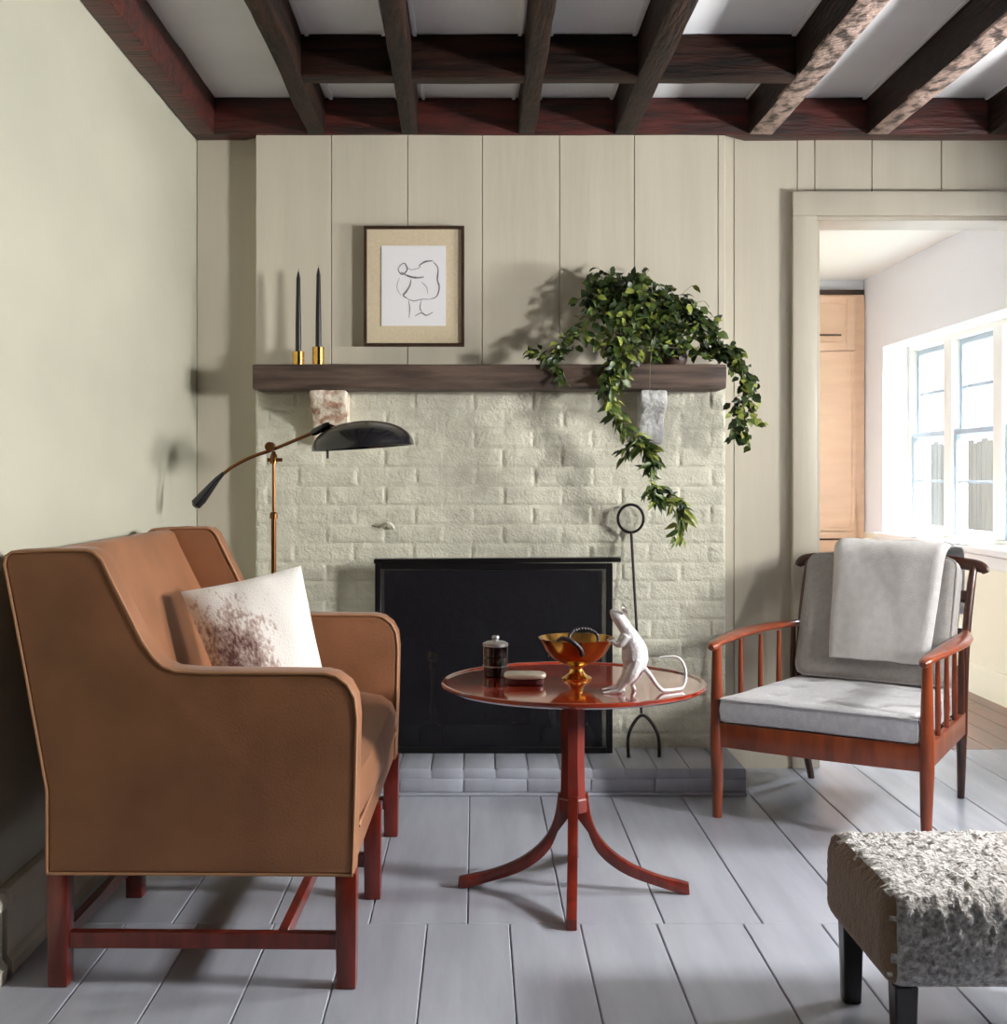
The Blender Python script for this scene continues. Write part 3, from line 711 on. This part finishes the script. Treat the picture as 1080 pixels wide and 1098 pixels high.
# seat cushion with soft crown
bm = B(); prof = [(-.80, .332), (-.80, .44), (-.70, .452), (-.5, .458), (-.36, .456), (-.305, .446), (-.275, .425), (-.262, .395), (-.262, .36), (-.272, .336), (-.29, .331)]
prism(bm, shift(prof), .096, 1.144, 'y', bev=.014, seg=3); cut(bm, 'y', frange(.12, 1.12, .07))
for v in bm.verts:
    s = math.sin(PI*max(0, min(1, (v.co.y-.096)/1.048)))
    if v.co.z > .42: v.co.z += .012*s
    if v.co.x > .30: v.co.x += .014*s
cush = obj('seat_cushion', bm, M_leather, t, local=True)
bm = B(); tube(bm, [(.336, .1+1.04*k/20, .3305) for k in range(21)], .004, 8); obj('piping', bm, M_piping, cush, local=True)
lw = .047
def sleg(cx, cy, cant=0):
    bm = B(); box(bm, cx-lw/2, cx+lw/2, cy-lw/2, cy+lw/2, .0005, .252, .003, 2)
    for v in bm.verts:
        if v.co.z < .1: v.co.x += (cx-v.co.x)*.10
    return bm
for y in (.03, .62, 1.205):
    for x in (.318, -.312): obj('leg', sleg(x, y), M_mahog, t, local=True)
for y in (.03, .62, 1.205): obj('stretcher', box(B(), -.291, .297, y-.012, y+.012, .082, .118, .002, 1), M_mahog, t, local=True)
for x in (.175, -.312):
    for (a, b_) in ((.043, .607), (.633, 1.192)): obj('stretcher', box(B(), x-.011, x+.011, a, b_, .084, .116, .002, 1), M_mahog, t, local=True)
# pillow
def pillow_mat():
    m = mat('printed_linen', (232, 226, 220), .9, bump=.3, bscale=220, sheen=.3)
    N = m.node_tree.nodes; L = m.node_tree.links; b = N['Principled BSDF']
    uv = N.new('ShaderNodeTexCoord'); sp = N.new('ShaderNodeSeparateXYZ'); L.new(uv.outputs['UV'], sp.inputs[0])
    def n_(sc, det=5, st=(1, 1, 1)):
        mp = N.new('ShaderNodeMapping'); mp.inputs['Scale'].default_value = st; z = N.new('ShaderNodeTexNoise')
        z.inputs['Scale'].default_value = sc; z.inputs['Detail'].default_value = det
        L.new(uv.outputs['UV'], mp.inputs[0]); L.new(mp.outputs[0], z.inputs[0]); return z.outputs[0]
    def mth(op, a, c):
        k = N.new('ShaderNodeMath'); k.operation = op
        for i, v in enumerate((a, c)):
            if isinstance(v, (int, float)): k.inputs[i].default_value = v
            else: L.new(v, k.inputs[i])
        return k.outputs[0]
    dx = mth('SUBTRACT', sp.outputs[0], .22); dy = mth('SUBTRACT', sp.outputs[1], .38)
    r = mth('SQRT', mth('ADD', mth('MULTIPLY', mth('MULTIPLY', dx, dx), 1.6), mth('MULTIPLY', dy, dy)), 0)
    v = mth('ADD', mth('SUBTRACT', .66, r), mth('MULTIPLY', mth('SUBTRACT', n_(9, 5), .5), .9))
    v = mth('ADD', v, mth('MULTIPLY', mth('SUBTRACT', n_(38, 3, (1, .6, 1)), .5), .9))
    cr = N.new('ShaderNodeValToRGB'); e = cr.color_ramp.elements
    e[0].position = .22; e[0].color = lin((234, 229, 224)); e[1].position = .66; e[1].color = lin((104, 66, 60))
    x = e.new(.36); x.color = lin((196, 176, 168))
    L.new(v, cr.inputs[0]); L.new(cr.outputs[0], b.inputs['Base Color']); return m
def soft_quad(TL, TR, BR, BL, th, n=26, sag=.0, pinch=.03):
    bm = B(); uvl = bm.loops.layers.uv.new('UVMap')
    nrm = (TR-TL).cross(BL-TL).normalized()
    cen = (TL+TR+BR+BL)/4; gr = {}
    for side_ in (1, -1):
        for i in range(n+1):
            for j in range(n+1):
                if side_ == -1 and (i in (0, n) or j in (0, n)): gr[(side_, i, j)] = gr[(1, i, j)]; continue
                u, v = i/n, j/n
                p = TL.lerp(TR, u).lerp(BL.lerp(BR, u), v)
                eu, ev = math.sin(PI*u), math.sin(PI*v)
                h = th*.5*(max(eu, 0)**.45)*(max(ev, 0)**.45)
                if i in (0, n) or j in (0, n): h = 0
                # edges pull in between the corners
                p = p+(cen-p)*pinch*2*((eu if j in (0, n) or True else 0)*abs(2*v-1)**2*.5+(ev)*abs(2*u-1)**2*.5)
                wr = noise.noise(Vector((u*4, v*4, side_)))*.006
                gr[(side_, i, j)] = bm.verts.new(p-nrm*side_*(-1)*(h+(wr if h else 0)))
    for side_ in (1, -1):
        for i in range(n):
            for j in range(n):
                q = [(i, j), (i+1, j), (i+1, j+1), (i, j+1)]
                if side_ == -1: q = q[::-1]
                try: f = bm.faces.new([gr[(side_, a, b)] for a, b in q])
                except ValueError: continue
                for lp, (a, b) in zip(f.loops, q): lp[uvl].uv = (a/n, 1-b/n)
    bmesh.ops.recalc_face_normals(bm, faces=bm.faces)
    return bm
TL, TR, BR, BL = Vector((-.800, 3.50, .80)), Vector((-.490, 3.62, .862)), Vector((-.375, 3.43, .475)), Vector((-.625, 3.33, .475))
bm = soft_quad(TL, TR, BR, BL, .13)
tag(obj('throw_pillow', bm, pillow_mat()), 'off-white pillow with blotchy mauve-brown print leaning in the settee', 'pillow')
# ================================================================== TABLE
tx, ty, tz = .262, 3.47, .56
t = thing('pedestal_table', 'round red mahogany pedestal table on four splayed legs before the fireplace', 'table', (tx, ty, 0), math.radians(-5))
R = .355
obj('tabletop', lathe(B(), [(0, tz-.016), (.30, tz-.016), (R-.012, tz-.012), (R-.002, tz-.006), (R, tz), (R-.001, tz+.0035), (R-.005, tz+.005), (R-.012, tz+.0035), (R-.016, tz), (0, tz)], (0, 0, 0), 96), M_table, t, local=True)
bm = B(); prof = [(0, .215), (.040, .215), (.040, .248), (.037, .252), (.035, .28), (.033, .36), (.035, .50), (.040, .53), (.075, .535), (.075, tz-.017), (0, tz-.017)]
lathe(bm, prof, (0, 0, 0), 8, Matrix.Rotation(PI/8, 4, 'Z'))
obj('column', bm, M_mahog, t, local=True, smooth=False)
def tleg():
    # side profile sweeping out along -y
    top = [(.010, .262), (.040, .262), (.052, .19), (.085, .13), (.145, .082), (.22, .050), (.285, .034), (.308, .028)]
    bot = [(.310, .0005), (.292, .0005), (.225, .020), (.15, .045), (.095, .078), (.060, .115), (.040, .16), (.010, .20)]
    tp = smoothpts([(0, -a, z) for a, z in top[1:]], 4); bt = smoothpts([(0, -a, z) for a, z in bot[:-1]], 4)
    pr = [(p.y, max(p.z, .0005)) for p in tp]+[(p.y, max(p.z, .0005)) for p in bt]+[(-.010, .20), (-.010, .262)]
    bm = B(); prism(bm, pr, -.0135, .0135, 'x', bev=.003, seg=2); return bm
for k in range(4):
    bm = tleg(); bm.transform(Matrix.Rotation(k*PI/2, 4, 'Z')); obj('leg', bm, M_mahog, t, local=True)
# compote bowl
bx, by = (619-CX)/F*3.50, 3.52
t = thing('footed_bowl', 'brass footed bowl with flared rim in the middle of the table', 'bowl', (bx, by, tz))
z = tz+.0005
prof = [(0, z+.036), (.02, z+.036), (.045, z+.044), (.068, z+.060), (.084, z+.079), (.094, z+.097), (.103, z+.110), (.104, z+.113), (.101, z+.113), (.090, z+.097), (.080, z+.082), (.064, z+.065), (.042, z+.050), (0, z+.043)]
obj('bowl_body', lathe(B(), prof, (bx, by, 0), 56), M_brass, t)
obj('foot', lathe(B(), [(0, z), (.040, z), (.041, z+.004), (.030, z+.010), (.021, z+.018), (.017, z+.028), (.020, z+.037), (0, z+.04)], (bx, by, 0), 40), M_brassb, t)
# dark ring / chain lying in the bowl
bm = B(); c = Vector((bx+.02, by+.01, z+.108)); n = 30
for i in range(n):
    a = 2*PI*i/n; p = c+Vector((.040*math.cos(a), .016*math.sin(a)+.0, .026*math.sin(a)))
    lathe(bm, [(.0052*math.sin(PI*k/6), -.0052*math.cos(PI*k/6)) for k in range(7)], p, 8)
M_bead = mat('dark_beads', (52, 48, 52), .3, metal=.5)
tag(obj('bead_bracelet', bm, M_bead), 'dark grey beaded loop standing up inside the brass bowl', 'bracelet')
bm = B()
q = smoothpts([(bx-.055, by-.060, z+.108), (bx-.045, by-.094, z+.122), (bx-.02, by-.112, z+.116), (bx, by-.112, z+.098), (bx+.006, by-.102, z+.080)], 5)
for i, p in enumerate(q):
    lathe(bm, [(.0068*math.sin(PI*k/6), -.0068*math.cos(PI*k/6)) for k in range(7)], p, 8)
tag(obj('bead_string', bm, M_bead), 'short string of dark beads hanging over the bowl rim', 'beads')
# jar
jx, jy = (531.5-CX)/F*3.56, 3.57
t = thing('lidded_jar', 'black cylindrical jar with ribbed bands and pewter knob lid', 'jar', (jx, jy, tz))
z = tz+.0005
obj('jar_body', lathe(B(), [(0, z), (.031, z), (.034, z+.003), (.034, z+.026), (.032, z+.028), (.034, z+.03), (.034, z+.052), (.032, z+.054), (.034, z+.056), (.034, z+.080), (.031, z+.083), (0, z+.083)], (jx, jy, 0), 36), M_glassb, t)
obj('jar_lid', lathe(B(), [(0, z+.083), (.035, z+.083), (.035, z+.091), (.026, z+.096), (.012, z+.098), (.008, z+.102), (.011, z+.106), (.009, z+.111), (0, z+.112)], (jx, jy, 0), 36), M_pewter, t)
obj('metal_band', lathe(B(), [(.0342, z+.0285), (.0352, z+.0275), (.0352, z+.0305), (.0342, z+.0305)], (jx, jy, 0), 36), M_pewter, t)
# trinket dish
dx, dy = (563-CX)/F*3.44, 3.44
t = thing('trinket_box', 'low oblong box with pale lid and dark red sides beside the jar', 'box', (dx, dy, tz))
def oblong(z0, z1, a, b, rr):
    pr = []
    for i in range(40):
        an = 2*PI*i/40; c, s = math.cos(an), math.sin(an); k = (abs(c)**3+abs(s)**3)**(-1/3)
        pr.append((dx+a*c*k, dy+b*s*k))
    bm = B(); prism(bm, pr, z0, z1, 'z', bev=rr, seg=3); return bm
obj('box_base', oblong(z, z+.016, .050, .034, .003), M_maroon, t)
obj('box_lid', oblong(z+.0165, z+.030, .056, .040, .006), M_ceramic, t)
# ================================================================== MOUSE FIGURE
fy = 3.315
t = thing('rat_figurine', 'silvery rat figure standing upright with paws on the brass bowl', 'figurine', ((683-CX)/F*fy, fy, tz))
bm = B()
def G(px, py, dy=0): return P(px, py, fy)+Vector((0, dy, 0))
spine = [G(655, 654, .0), G(657, 656), G(661, 660), G(666, 666), G(671, 674), G(676, 684), G(680, 696), G(681, 707), G(680, 716), G(679, 722)]
rads = [.0045, .010, .0165, .0175, .018, .025, .034, .036, .029, .014]
q = smoothpts(spine, 4); tube(bm, q, lerplist(rads, len(q)), 18, flat=.92)
for s in (-1, 1):
    o_ = s*.020
    # hind leg: thigh, shin, long foot
    tube(bm, smoothpts([G(682, 708, o_*.8), G(676, 722, o_*1.2), G(669, 731, o_*1.25), G(664, 737, o_*1.3), G(664, 741, o_*1.3)], 4), lerplist([.020, .018, .010, .006, .0055], 17), 10)
    ft = G(664, 741, o_*1.3); ft.z = tz+.007
    tube(bm, [ft+Vector((.012, 0, .002)), ft, ft+Vector((-.018, 0, -.001)), ft+Vector((-.032, 0, -.003))], [.006, .006, .0055, .003], 8, flat=.8)
    for tq in (-1, 0, 1): tube(bm, [ft+Vector((-.026, 0, -.002)), ft+Vector((-.044, tq*.007, -.005))], [.0032, .0018], 6)
    # foreleg reaching to the rim
    tube(bm, smoothpts([G(671, 681, o_*.7), G(665, 690, o_*.9), G(660, 690, o_*.8), G(656, 686, o_*.7)], 4), lerplist([.013, .009, .006, .005], 13), 10)
    hp = G(656, 686, o_*.7)
    for tq in (-1, 0, 1): tube(bm, [hp, hp+Vector((-.012, tq*.005, -.003))], [.003, .0016], 6)
# second hind leg line seen behind
tube(bm, smoothpts([G(690, 716, .012), G(683, 728, .016), G(679, 735, .018), G(682, 741, .018)], 4), lerplist([.013, .009, .006, .005], 13), 8)
rb = obj('body', bm, M_silver, t)
for ff in rb.data.polygons: ff.use_smooth = True
md = rb.modifiers.new('remesh', 'REMESH'); md.mode = 'VOXEL'; md.voxel_size = .0022; md.use_smooth_shade = True
md = rb.modifiers.new('smooth', 'SMOOTH'); md.iterations = 2
for s in (-1, 1):
    e = G(668, 656, s*.014)
    m4 = Matrix.Rotation(math.radians(55), 4, 'Y') @ Matrix.Rotation(s*.4, 4, 'X')
    bm = B(); lathe(bm, [(0, .002), (.006, .0025), (.0095, .006), (.0088, .0065), (.004, .004), (0, .0035)], e, 16, m4); obj('ear', bm, M_silver, t)
    bm = B(); c = G(660, 657.5, s*.0105); lathe(bm, [(.0022*math.sin(PI*k/6), -.0022*math.cos(PI*k/6)) for k in range(7)], c, 8); obj('eye', bm, M_black, t)
tl = smoothpts([G(690, 715, -.002), G(697, 724, -.008), G(704, 734, -.014), G(712, 741, -.012), G(722, 744, .0), G(733, 739, .02), G(738, 728, .035), G(736, 715, .04), G(729, 707, .04), G(718, 706, .035), G(708, 707, .03)], 5)
bm = B(); tube(bm, [Vector((p.x, p.y, max(p.z, tz+.0055))) for p in tl], lerplist([.0065, .0055, .0048, .004, .0036, .003, .002], len(tl)), 10); obj('tail', bm, M_silver, t)
# ================================================================== ARMCHAIR
t = thing('armchair', 'teak spindle-sided armchair with grey cushions in front of the doorway', 'armchair', (1.233, 4.274, 0), math.radians(-34))
def co2(p): return Vector(p)
for s in (-1, 1):
    q = [(s*.333, -.30, .0005), (s*.333, -.30, .10), (s*.335, -.30, .235), (s*.335, -.30, .40), (s*.335, -.30, .50), (s*.335, -.30, .558)]
    obj('leg', tube(B(), q, [.0145, .0175, .0215, .0195, .016, .0145], 14), M_teak, t, local=True)
    q = [(s*.265, .40, .0005), (s*.275, .365, .12), (s*.285, .325, .30)]
    obj('leg', tube(B(), q, [.012, .015, .019], 14), M_teakd, t, local=True)
    q = smoothpts([(s*.288, .318, .235), (s*.288, .335, .40), (s*.290, .37, .58), (s*.293, .43, .74), (s*.295, .463, .80)], 4)
    obj('back_post', tube(B(), q, lerplist([.018, .017, .015, .014, .012], len(q)), 12), M_teakd, t, local=True)
    # side rail
    bm = B(); prism(bm, [(s*.345, -.285), (s*.300, .33), (s*.278, .33), (s*.322, -.285)], .238, .312, 'z', bev=.004, seg=2)
    obj('side_rail', bm, M_teak, t, local=True)
    for k, y in enumerate((-.13, .02, .165)):
        x = s*(.334-.045*(y+.285)/.615)
        obj('spindle', tube(B(), [(x, y, .308), (x, y, .38), (x, y, .46), (x, y, .565)], [.0085, .0095, .0085, .0065], 10), M_teak, t, local=True)
    x = s*.293
    obj('spindle', tube(B(), [(x, .285, .308), (x, .285, .44), (x, .29, .568)], [.0105, .0115, .009], 10), M_teakd, t, local=True)
    # arm: flat, widening in the middle, small rounded nose
    q = smoothpts([(s*.335, -.345, .556), (s*.336, -.325, .562), (s*.338, -.29, .567), (s*.345, -.15, .575), (s*.342, .02, .579), (s*.325, .18, .578), (s*.303, .30, .576), (s*.293, .352, .575)], 4)
    wds = lerplist([.010, .020, .021, .034, .040, .032, .020, .015], len(q)); fl = [min(.9, .0125/w_) for w_ in wds]
    obj('armrest', tube(B(), q, wds, 16, flat=fl, up=(0, 0, 1)), M_teak, t, local=True)
bm = B(); prism(bm, [(-.318, -.312), (-.18, -.320), (0, -.324), (.18, -.320), (.318, -.312), (.318, -.287), (-.318, -.287)], .232, .312, 'z', bev=.004, seg=2)
obj('front_rail', bm, M_teak, t, local=True)
obj('rear_rail', box(B(), -.275, .275, .305, .33, .24, .31, .003, 1), M_teakd, t, local=True)
for k in range(5):
    y = -.2+.11*k; obj('seat_slat', box(B(), -.318+.02*k*.35, .318-.02*k*.35, y-.02, y+.02, .290, .300), M_teakd, t, local=True)
for k in range(3):
    f = (.2, .5, .8)[k]; z = .36+f*.42; y = .345+.11*f*f; obj('back_slat', box(B(), -.285, .285, y-.006, y+.006, z-.02, z+.02, .003, 1), M_teakd, t, local=True)
q = smoothpts([(-.335, .452, .775), (-.325, .458, .79), (-.29, .468, .802), (-.15, .50, .812), (0, .51, .815), (.15, .50, .812), (.29, .468, .802), (.325, .458, .792), (.335, .452, .778)], 4)
obj('top_rail', tube(B(), q, lerplist([.012, .019, .021, .022, .022, .022, .021, .019, .012], len(q)), 14, flat=.75, up=(0, 1, 0)), M_teakd, t, local=True)
# seat cushion: rounded slab, tufted, piping
def cushion(w0, w1, d0, d1, th, n=44, tufts=(), bulge=.012, rc=.0):
    """w0 half-width at front (y=d0), w1 at back; z from 0 to th"""
    bm = B(); gr = {}
    rr = .022
    def outline(u, v):
        y = d0+(d1-d0)*v; hw = w0+(w1-w0)*v; q_ = max(0, (min(v, 1-v)*-1*(d1-d0)+.045)/.045); hw -= rc*(1-math.sqrt(max(0, 1-q_*q_)))
        return (u*2-1)*hw, y
    for s in (0, 1):
        for i in range(n+1):
            for j in range(n+1):
                u, v = i/n, j/n
                x, y = outline(u, v)
                du = min(u, 1-u)*2*max(w0, w1); dv = min(v, 1-v)*(d1-d0); e = min(du, dv)
                rise = 1-(1-min(1, e/rr))**2
                z = (th-.008+ .008*rise if s else .008-.008*rise)
                if s:
                    z += bulge*math.sin(PI*u)**.6*math.sin(PI*v)**.6 if 0 < u < 1 and 0 < v < 1 else 0
                    for (a, b) in tufts:
                        dd = math.hypot(x-a, y-b); z -= .013*math.exp(-(dd/.022)**2)
                    z += noise.noise(Vector((x*12, y*12, 1)))*.0025
                gr[(s, i, j)] = bm.verts.new((x, y, z))
    for i in range(n):
        for j in range(n):
            bm.faces.new([gr[(1, i, j)], gr[(1, i+1, j)], gr[(1, i+1, j+1)], gr[(1, i, j+1)]])
            bm.faces.new([gr[(0, i, j)], gr[(0, i, j+1)], gr[(0, i+1, j+1)], gr[(0, i+1, j)]])
    edge = [(i, 0) for i in range(n)]+[(n, j) for j in range(n)]+[(i, n) for i in range(n, 0, -1)]+[(0, j) for j in range(n, 0, -1)]
    m_ = len(edge); mid = []
    for (i, j) in edge:
        a, b = gr[(0, i, j)].co, gr[(1, i, j)].co; c = (a+b)/2; nrm = Vector((c.x, c.y-(d0+d1)/2, 0)).normalized(); mid.append(bm.verts.new(c+nrm*.005))
    top = []
    for k in range(m_):
        a, b = edge[k], edge[(k+1) % m_]
        bm.faces.new([gr[(0,)+a], gr[(0,)+b], mid[(k+1) % m_], mid[k]]); bm.faces.new([mid[k], mid[(k+1) % m_], gr[(1,)+b], gr[(1,)+a]])
    pts = [gr[(1,)+e_].co.copy() for e_ in edge]
    bmesh.ops.recalc_face_normals(bm, faces=bm.faces)
    return bm, pts
tf = [(x, y) for x in (-.17, 0, .17) for y in (-.2, -.02, .14)]
bm, pts = cushion(.312, .275, -.322, .30, .084, tufts=tf)
tilt = Matrix.Translation((0, 0, .312)) @ Matrix.Rotation(math.radians(-3.0), 4, 'X') @ Matrix.Translation((0, 0, .0))
tilt = Matrix.Translation((0, -.322, .3125)) @ Matrix.Rotation(math.radians(-.3), 4, 'X') @ Matrix.Translation((0, .322, 0))
bm.transform(tilt)
sc1 = obj('seat_cushion', bm, M_seat, t, local=True)
bm = B(); tube(bm, [tilt @ p for p in pts], .0042, 6, closed=True); obj('piping', bm, M_seat, sc1, local=True)
bm, pts = cushion(.262, .262, 0, .45, .10, bulge=.02, rc=.035)
# stand it up: y -> up the back, z -> forwards
lean = math.atan2(.155, .42)
mtb = Matrix.Translation((0, .305, .376)) @ Matrix.Rotation(PI/2-lean, 4, 'X')
bm.transform(mtb)
bcn = obj('back_cushion', bm, M_grey, t, local=True)
bm = B(); tube(bm, [mtb @ p for p in pts], .0042, 6, closed=True); obj('piping', bm, M_grey, bcn, local=True)
# throw folded over the back
W_ch = WM[t.name]
bm = B()
prof = [(.203, .478), (.217, .52), (.246, .60), (.283, .70), (.318, .80), (.338, .845), (.372, .866), (.42, .866), (.47, .862), (.515, .858), (.545, .842), (.558, .80), (.558, .72), (.552, .62)]
q = smoothpts([(0, y, z) for y, z in prof], 4); nu = 30; ns = len(q)
def thr(side_, i, j):
    u = i/nu; v = j/(ns-1); p = q[j]
    tg = (q[min(j+1, ns-1)]-q[max(j-1, 0)]).normalized(); nr = Vector((0, -tg.z, tg.y))
    if nr.y > 0 and j < ns*.5: nr = -nr
    xl = -.130-.035*min(1, v*2); xr = .205+.035*min(1, v*2)
    x = xl+(xr-xl)*u
    wv = .003*math.sin(u*6+v*2)+noise.noise(Vector((u*3, v*4, 2)))*.006
    edge = min(u, 1-u)*2; th = .016*min(1, (edge*8)**.5) if 0 < u < 1 else .003
    return Vector((x, p.y, p.z+noise.noise(Vector((u*3, 0, 5)))*.006))+nr*((th+abs(wv)) if side_ else 0)
fr = [[bm.verts.new(thr(1, i, j)) for j in range(ns)] for i in range(nu+1)]
bk = [[bm.verts.new(thr(0, i, j)) for j in range(ns)] for i in range(nu+1)]
for i in range(nu):
    for j in range(ns-1):
        bm.faces.new([fr[i][j], fr[i+1][j], fr[i+1][j+1], fr[i][j+1]]); bm.faces.new([bk[i][j], bk[i][j+1], bk[i+1][j+1], bk[i+1][j]])
for i in range(nu):
    bm.faces.new([fr[i][0], bk[i][0], bk[i+1][0], fr[i+1][0]]); bm.faces.new([fr[i][-1], fr[i+1][-1], bk[i+1][-1], bk[i][-1]])
for j in range(ns-1):
    bm.faces.new([fr[0][j], fr[0][j+1], bk[0][j+1], bk[0][j]]); bm.faces.new([fr[-1][j], bk[-1][j], bk[-1][j+1], fr[-1][j+1]])
bmesh.ops.recalc_face_normals(bm, faces=bm.faces)
bm.transform(W_ch)
tag(obj('throw_blanket', bm, M_throw), 'soft off-white throw folded over the back of the armchair', 'blanket')
# ================================================================== FOOTSTOOL
fx0, fx1, fy0, fy1 = .752, 1.36, 2.365, 2.80
t = thing('footstool', 'footstool with curly pale sheepskin seat and black legs in the foreground', 'footstool', ((fx0+fx1)/2, (fy0+fy1)/2, 0))
bm = B(); box(bm, fx0, fx1, fy0, fy1, .165, .352, .045, 6)
s_ = .0062
cut(bm, 'x', frange(fx0+.045, fx1-.045, s_)); cut(bm, 'y', frange(fy0+.045, fy1-.045, s_)); cut(bm, 'z', frange(.21, .307, s_*1.4))
bm.normal_update()
def curl(p):
    d1 = noise.voronoi(p*62)[0][0]; d2 = noise.voronoi(p*120+Vector((3, 1, 2)))[0][0]
    return (1-d1)*.012+(1-d2)*.006+noise.noise(p*9)*.006-.004
mv = []
for v in bm.verts:
    w_ = v.normal; k = 1.0
    crown = .008*math.sin(PI*min(1, max(0, (v.co.x-fx0)/(fx1-fx0))))*math.sin(PI*min(1, max(0, (v.co.y-fy0)/(fy1-fy0)))) if v.co.z > .3 else 0
    if w_.x < -.75 and v.co.x < fx0+.02: k = .18
    if w_.z < -.5: k = .1
    mv.append((v, w_*(curl(v.co)*k-.004*k)+Vector((0, 0, crown))))
for v, dv in mv: v.co += dv
bm.normal_update()
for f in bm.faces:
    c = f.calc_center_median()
    if c.x < fx0+.022 and f.normal.x < -.45: f.material_index = 1  # left side only: shade painted in as a darker brown
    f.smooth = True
obj('upholstered_seat', bm, [M_fleece, M_fleeceshade], t)
for x in (fx0+.045, fx1-.045):
    for y in (fy0+.04, fy1-.06):
        bm = B(); box(bm, x-.022, x+.022, y-.022, y+.022, .0005, .172, .003, 1)
        for v in bm.verts:
            if v.co.z < .05: v.co.x += (x-v.co.x)*.2; v.co.y += (y-v.co.y)*.2
        obj('leg', bm, M_black, t)
# ================================================================== FAR ROOM CABINET
cx0, cx1, cyf = 1.55, XR-.004, 8.49
t = thing('tall_cabinet', 'tall pale birch cabinet with dark bar handles in the back room', 'cabinet', ((cx0+cx1)/2, cyf, 0))
obj('carcass', box(B(), cx0, cx1, cyf+.02, 8.548, .0005, 2.30), M_cab, t)
obj('cornice_shadow_gap', box(B(), cx0, cx1, cyf+.03, 8.548, 2.301, 2.335), M_frame, t)
def cdoor(xa, xb, za, zb, hx, hz):
    bm = B(); s = .055
    box(bm, xa, xb, cyf+.006, cyf+.019, za, zb)
    for (a, b_, c, e) in ((xa, xa+s, za, zb), (xb-s, xb, za, zb), (xa+s, xb-s, za, za+s), (xa+s, xb-s, zb-s, zb)): box(bm, a, b_, cyf-.001, cyf+.006, c, e, .0015, 1)
    dd = obj('door', bm, M_cab, t)
    bm = B(); box(bm, hx-.20, hx, cyf-.028, cyf-.018, hz-.006, hz+.006, .002, 1)
    for x in (hx-.18, hx-.02): box(bm, x-.004, x+.004, cyf-.02, cyf, hz-.004, hz+.004)
    obj('handle', bm, M_frame, dd)
stile = 2.497
for (a, b_, hx) in ((1.60, 2.04, 2.02), (2.045, stile, 2.40)):
    cdoor(a, b_, 1.93, 2.29, hx, 2.03); cdoor(a, b_, .76, 1.92, hx, 1.3) if False else None
def plain(za, zb, hz):
    for (a, b_, hx) in ((1.60, 2.045, 1.95), (2.05, stile, 2.395)):
        cdoor(a, b_, za, zb, hx, hz)
plain(.80, 1.925, .0) if False else None
for (a, b_, hx) in ((1.60, 2.04, 2.02), (2.045, stile, 2.40)):
    bm = B(); s = .02
    box(bm, a, b_, cyf+.006, cyf+.019, .745, 1.925); 
    for (p0, p1, c, e) in ((a, a+s, .745, 1.925), (b_-s, b_, .745, 1.925), (a+s, b_-s, .745, .765), (a+s, b_-s, 1.905, 1.925)): box(bm, p0, p1, cyf-.001, cyf+.006, c, e, .0015, 1)
    obj('door', bm, M_cab, t)
    cdoor(a, b_, .40, .738, hx, .69); cdoor(a, b_, .06, .393, hx, .34)
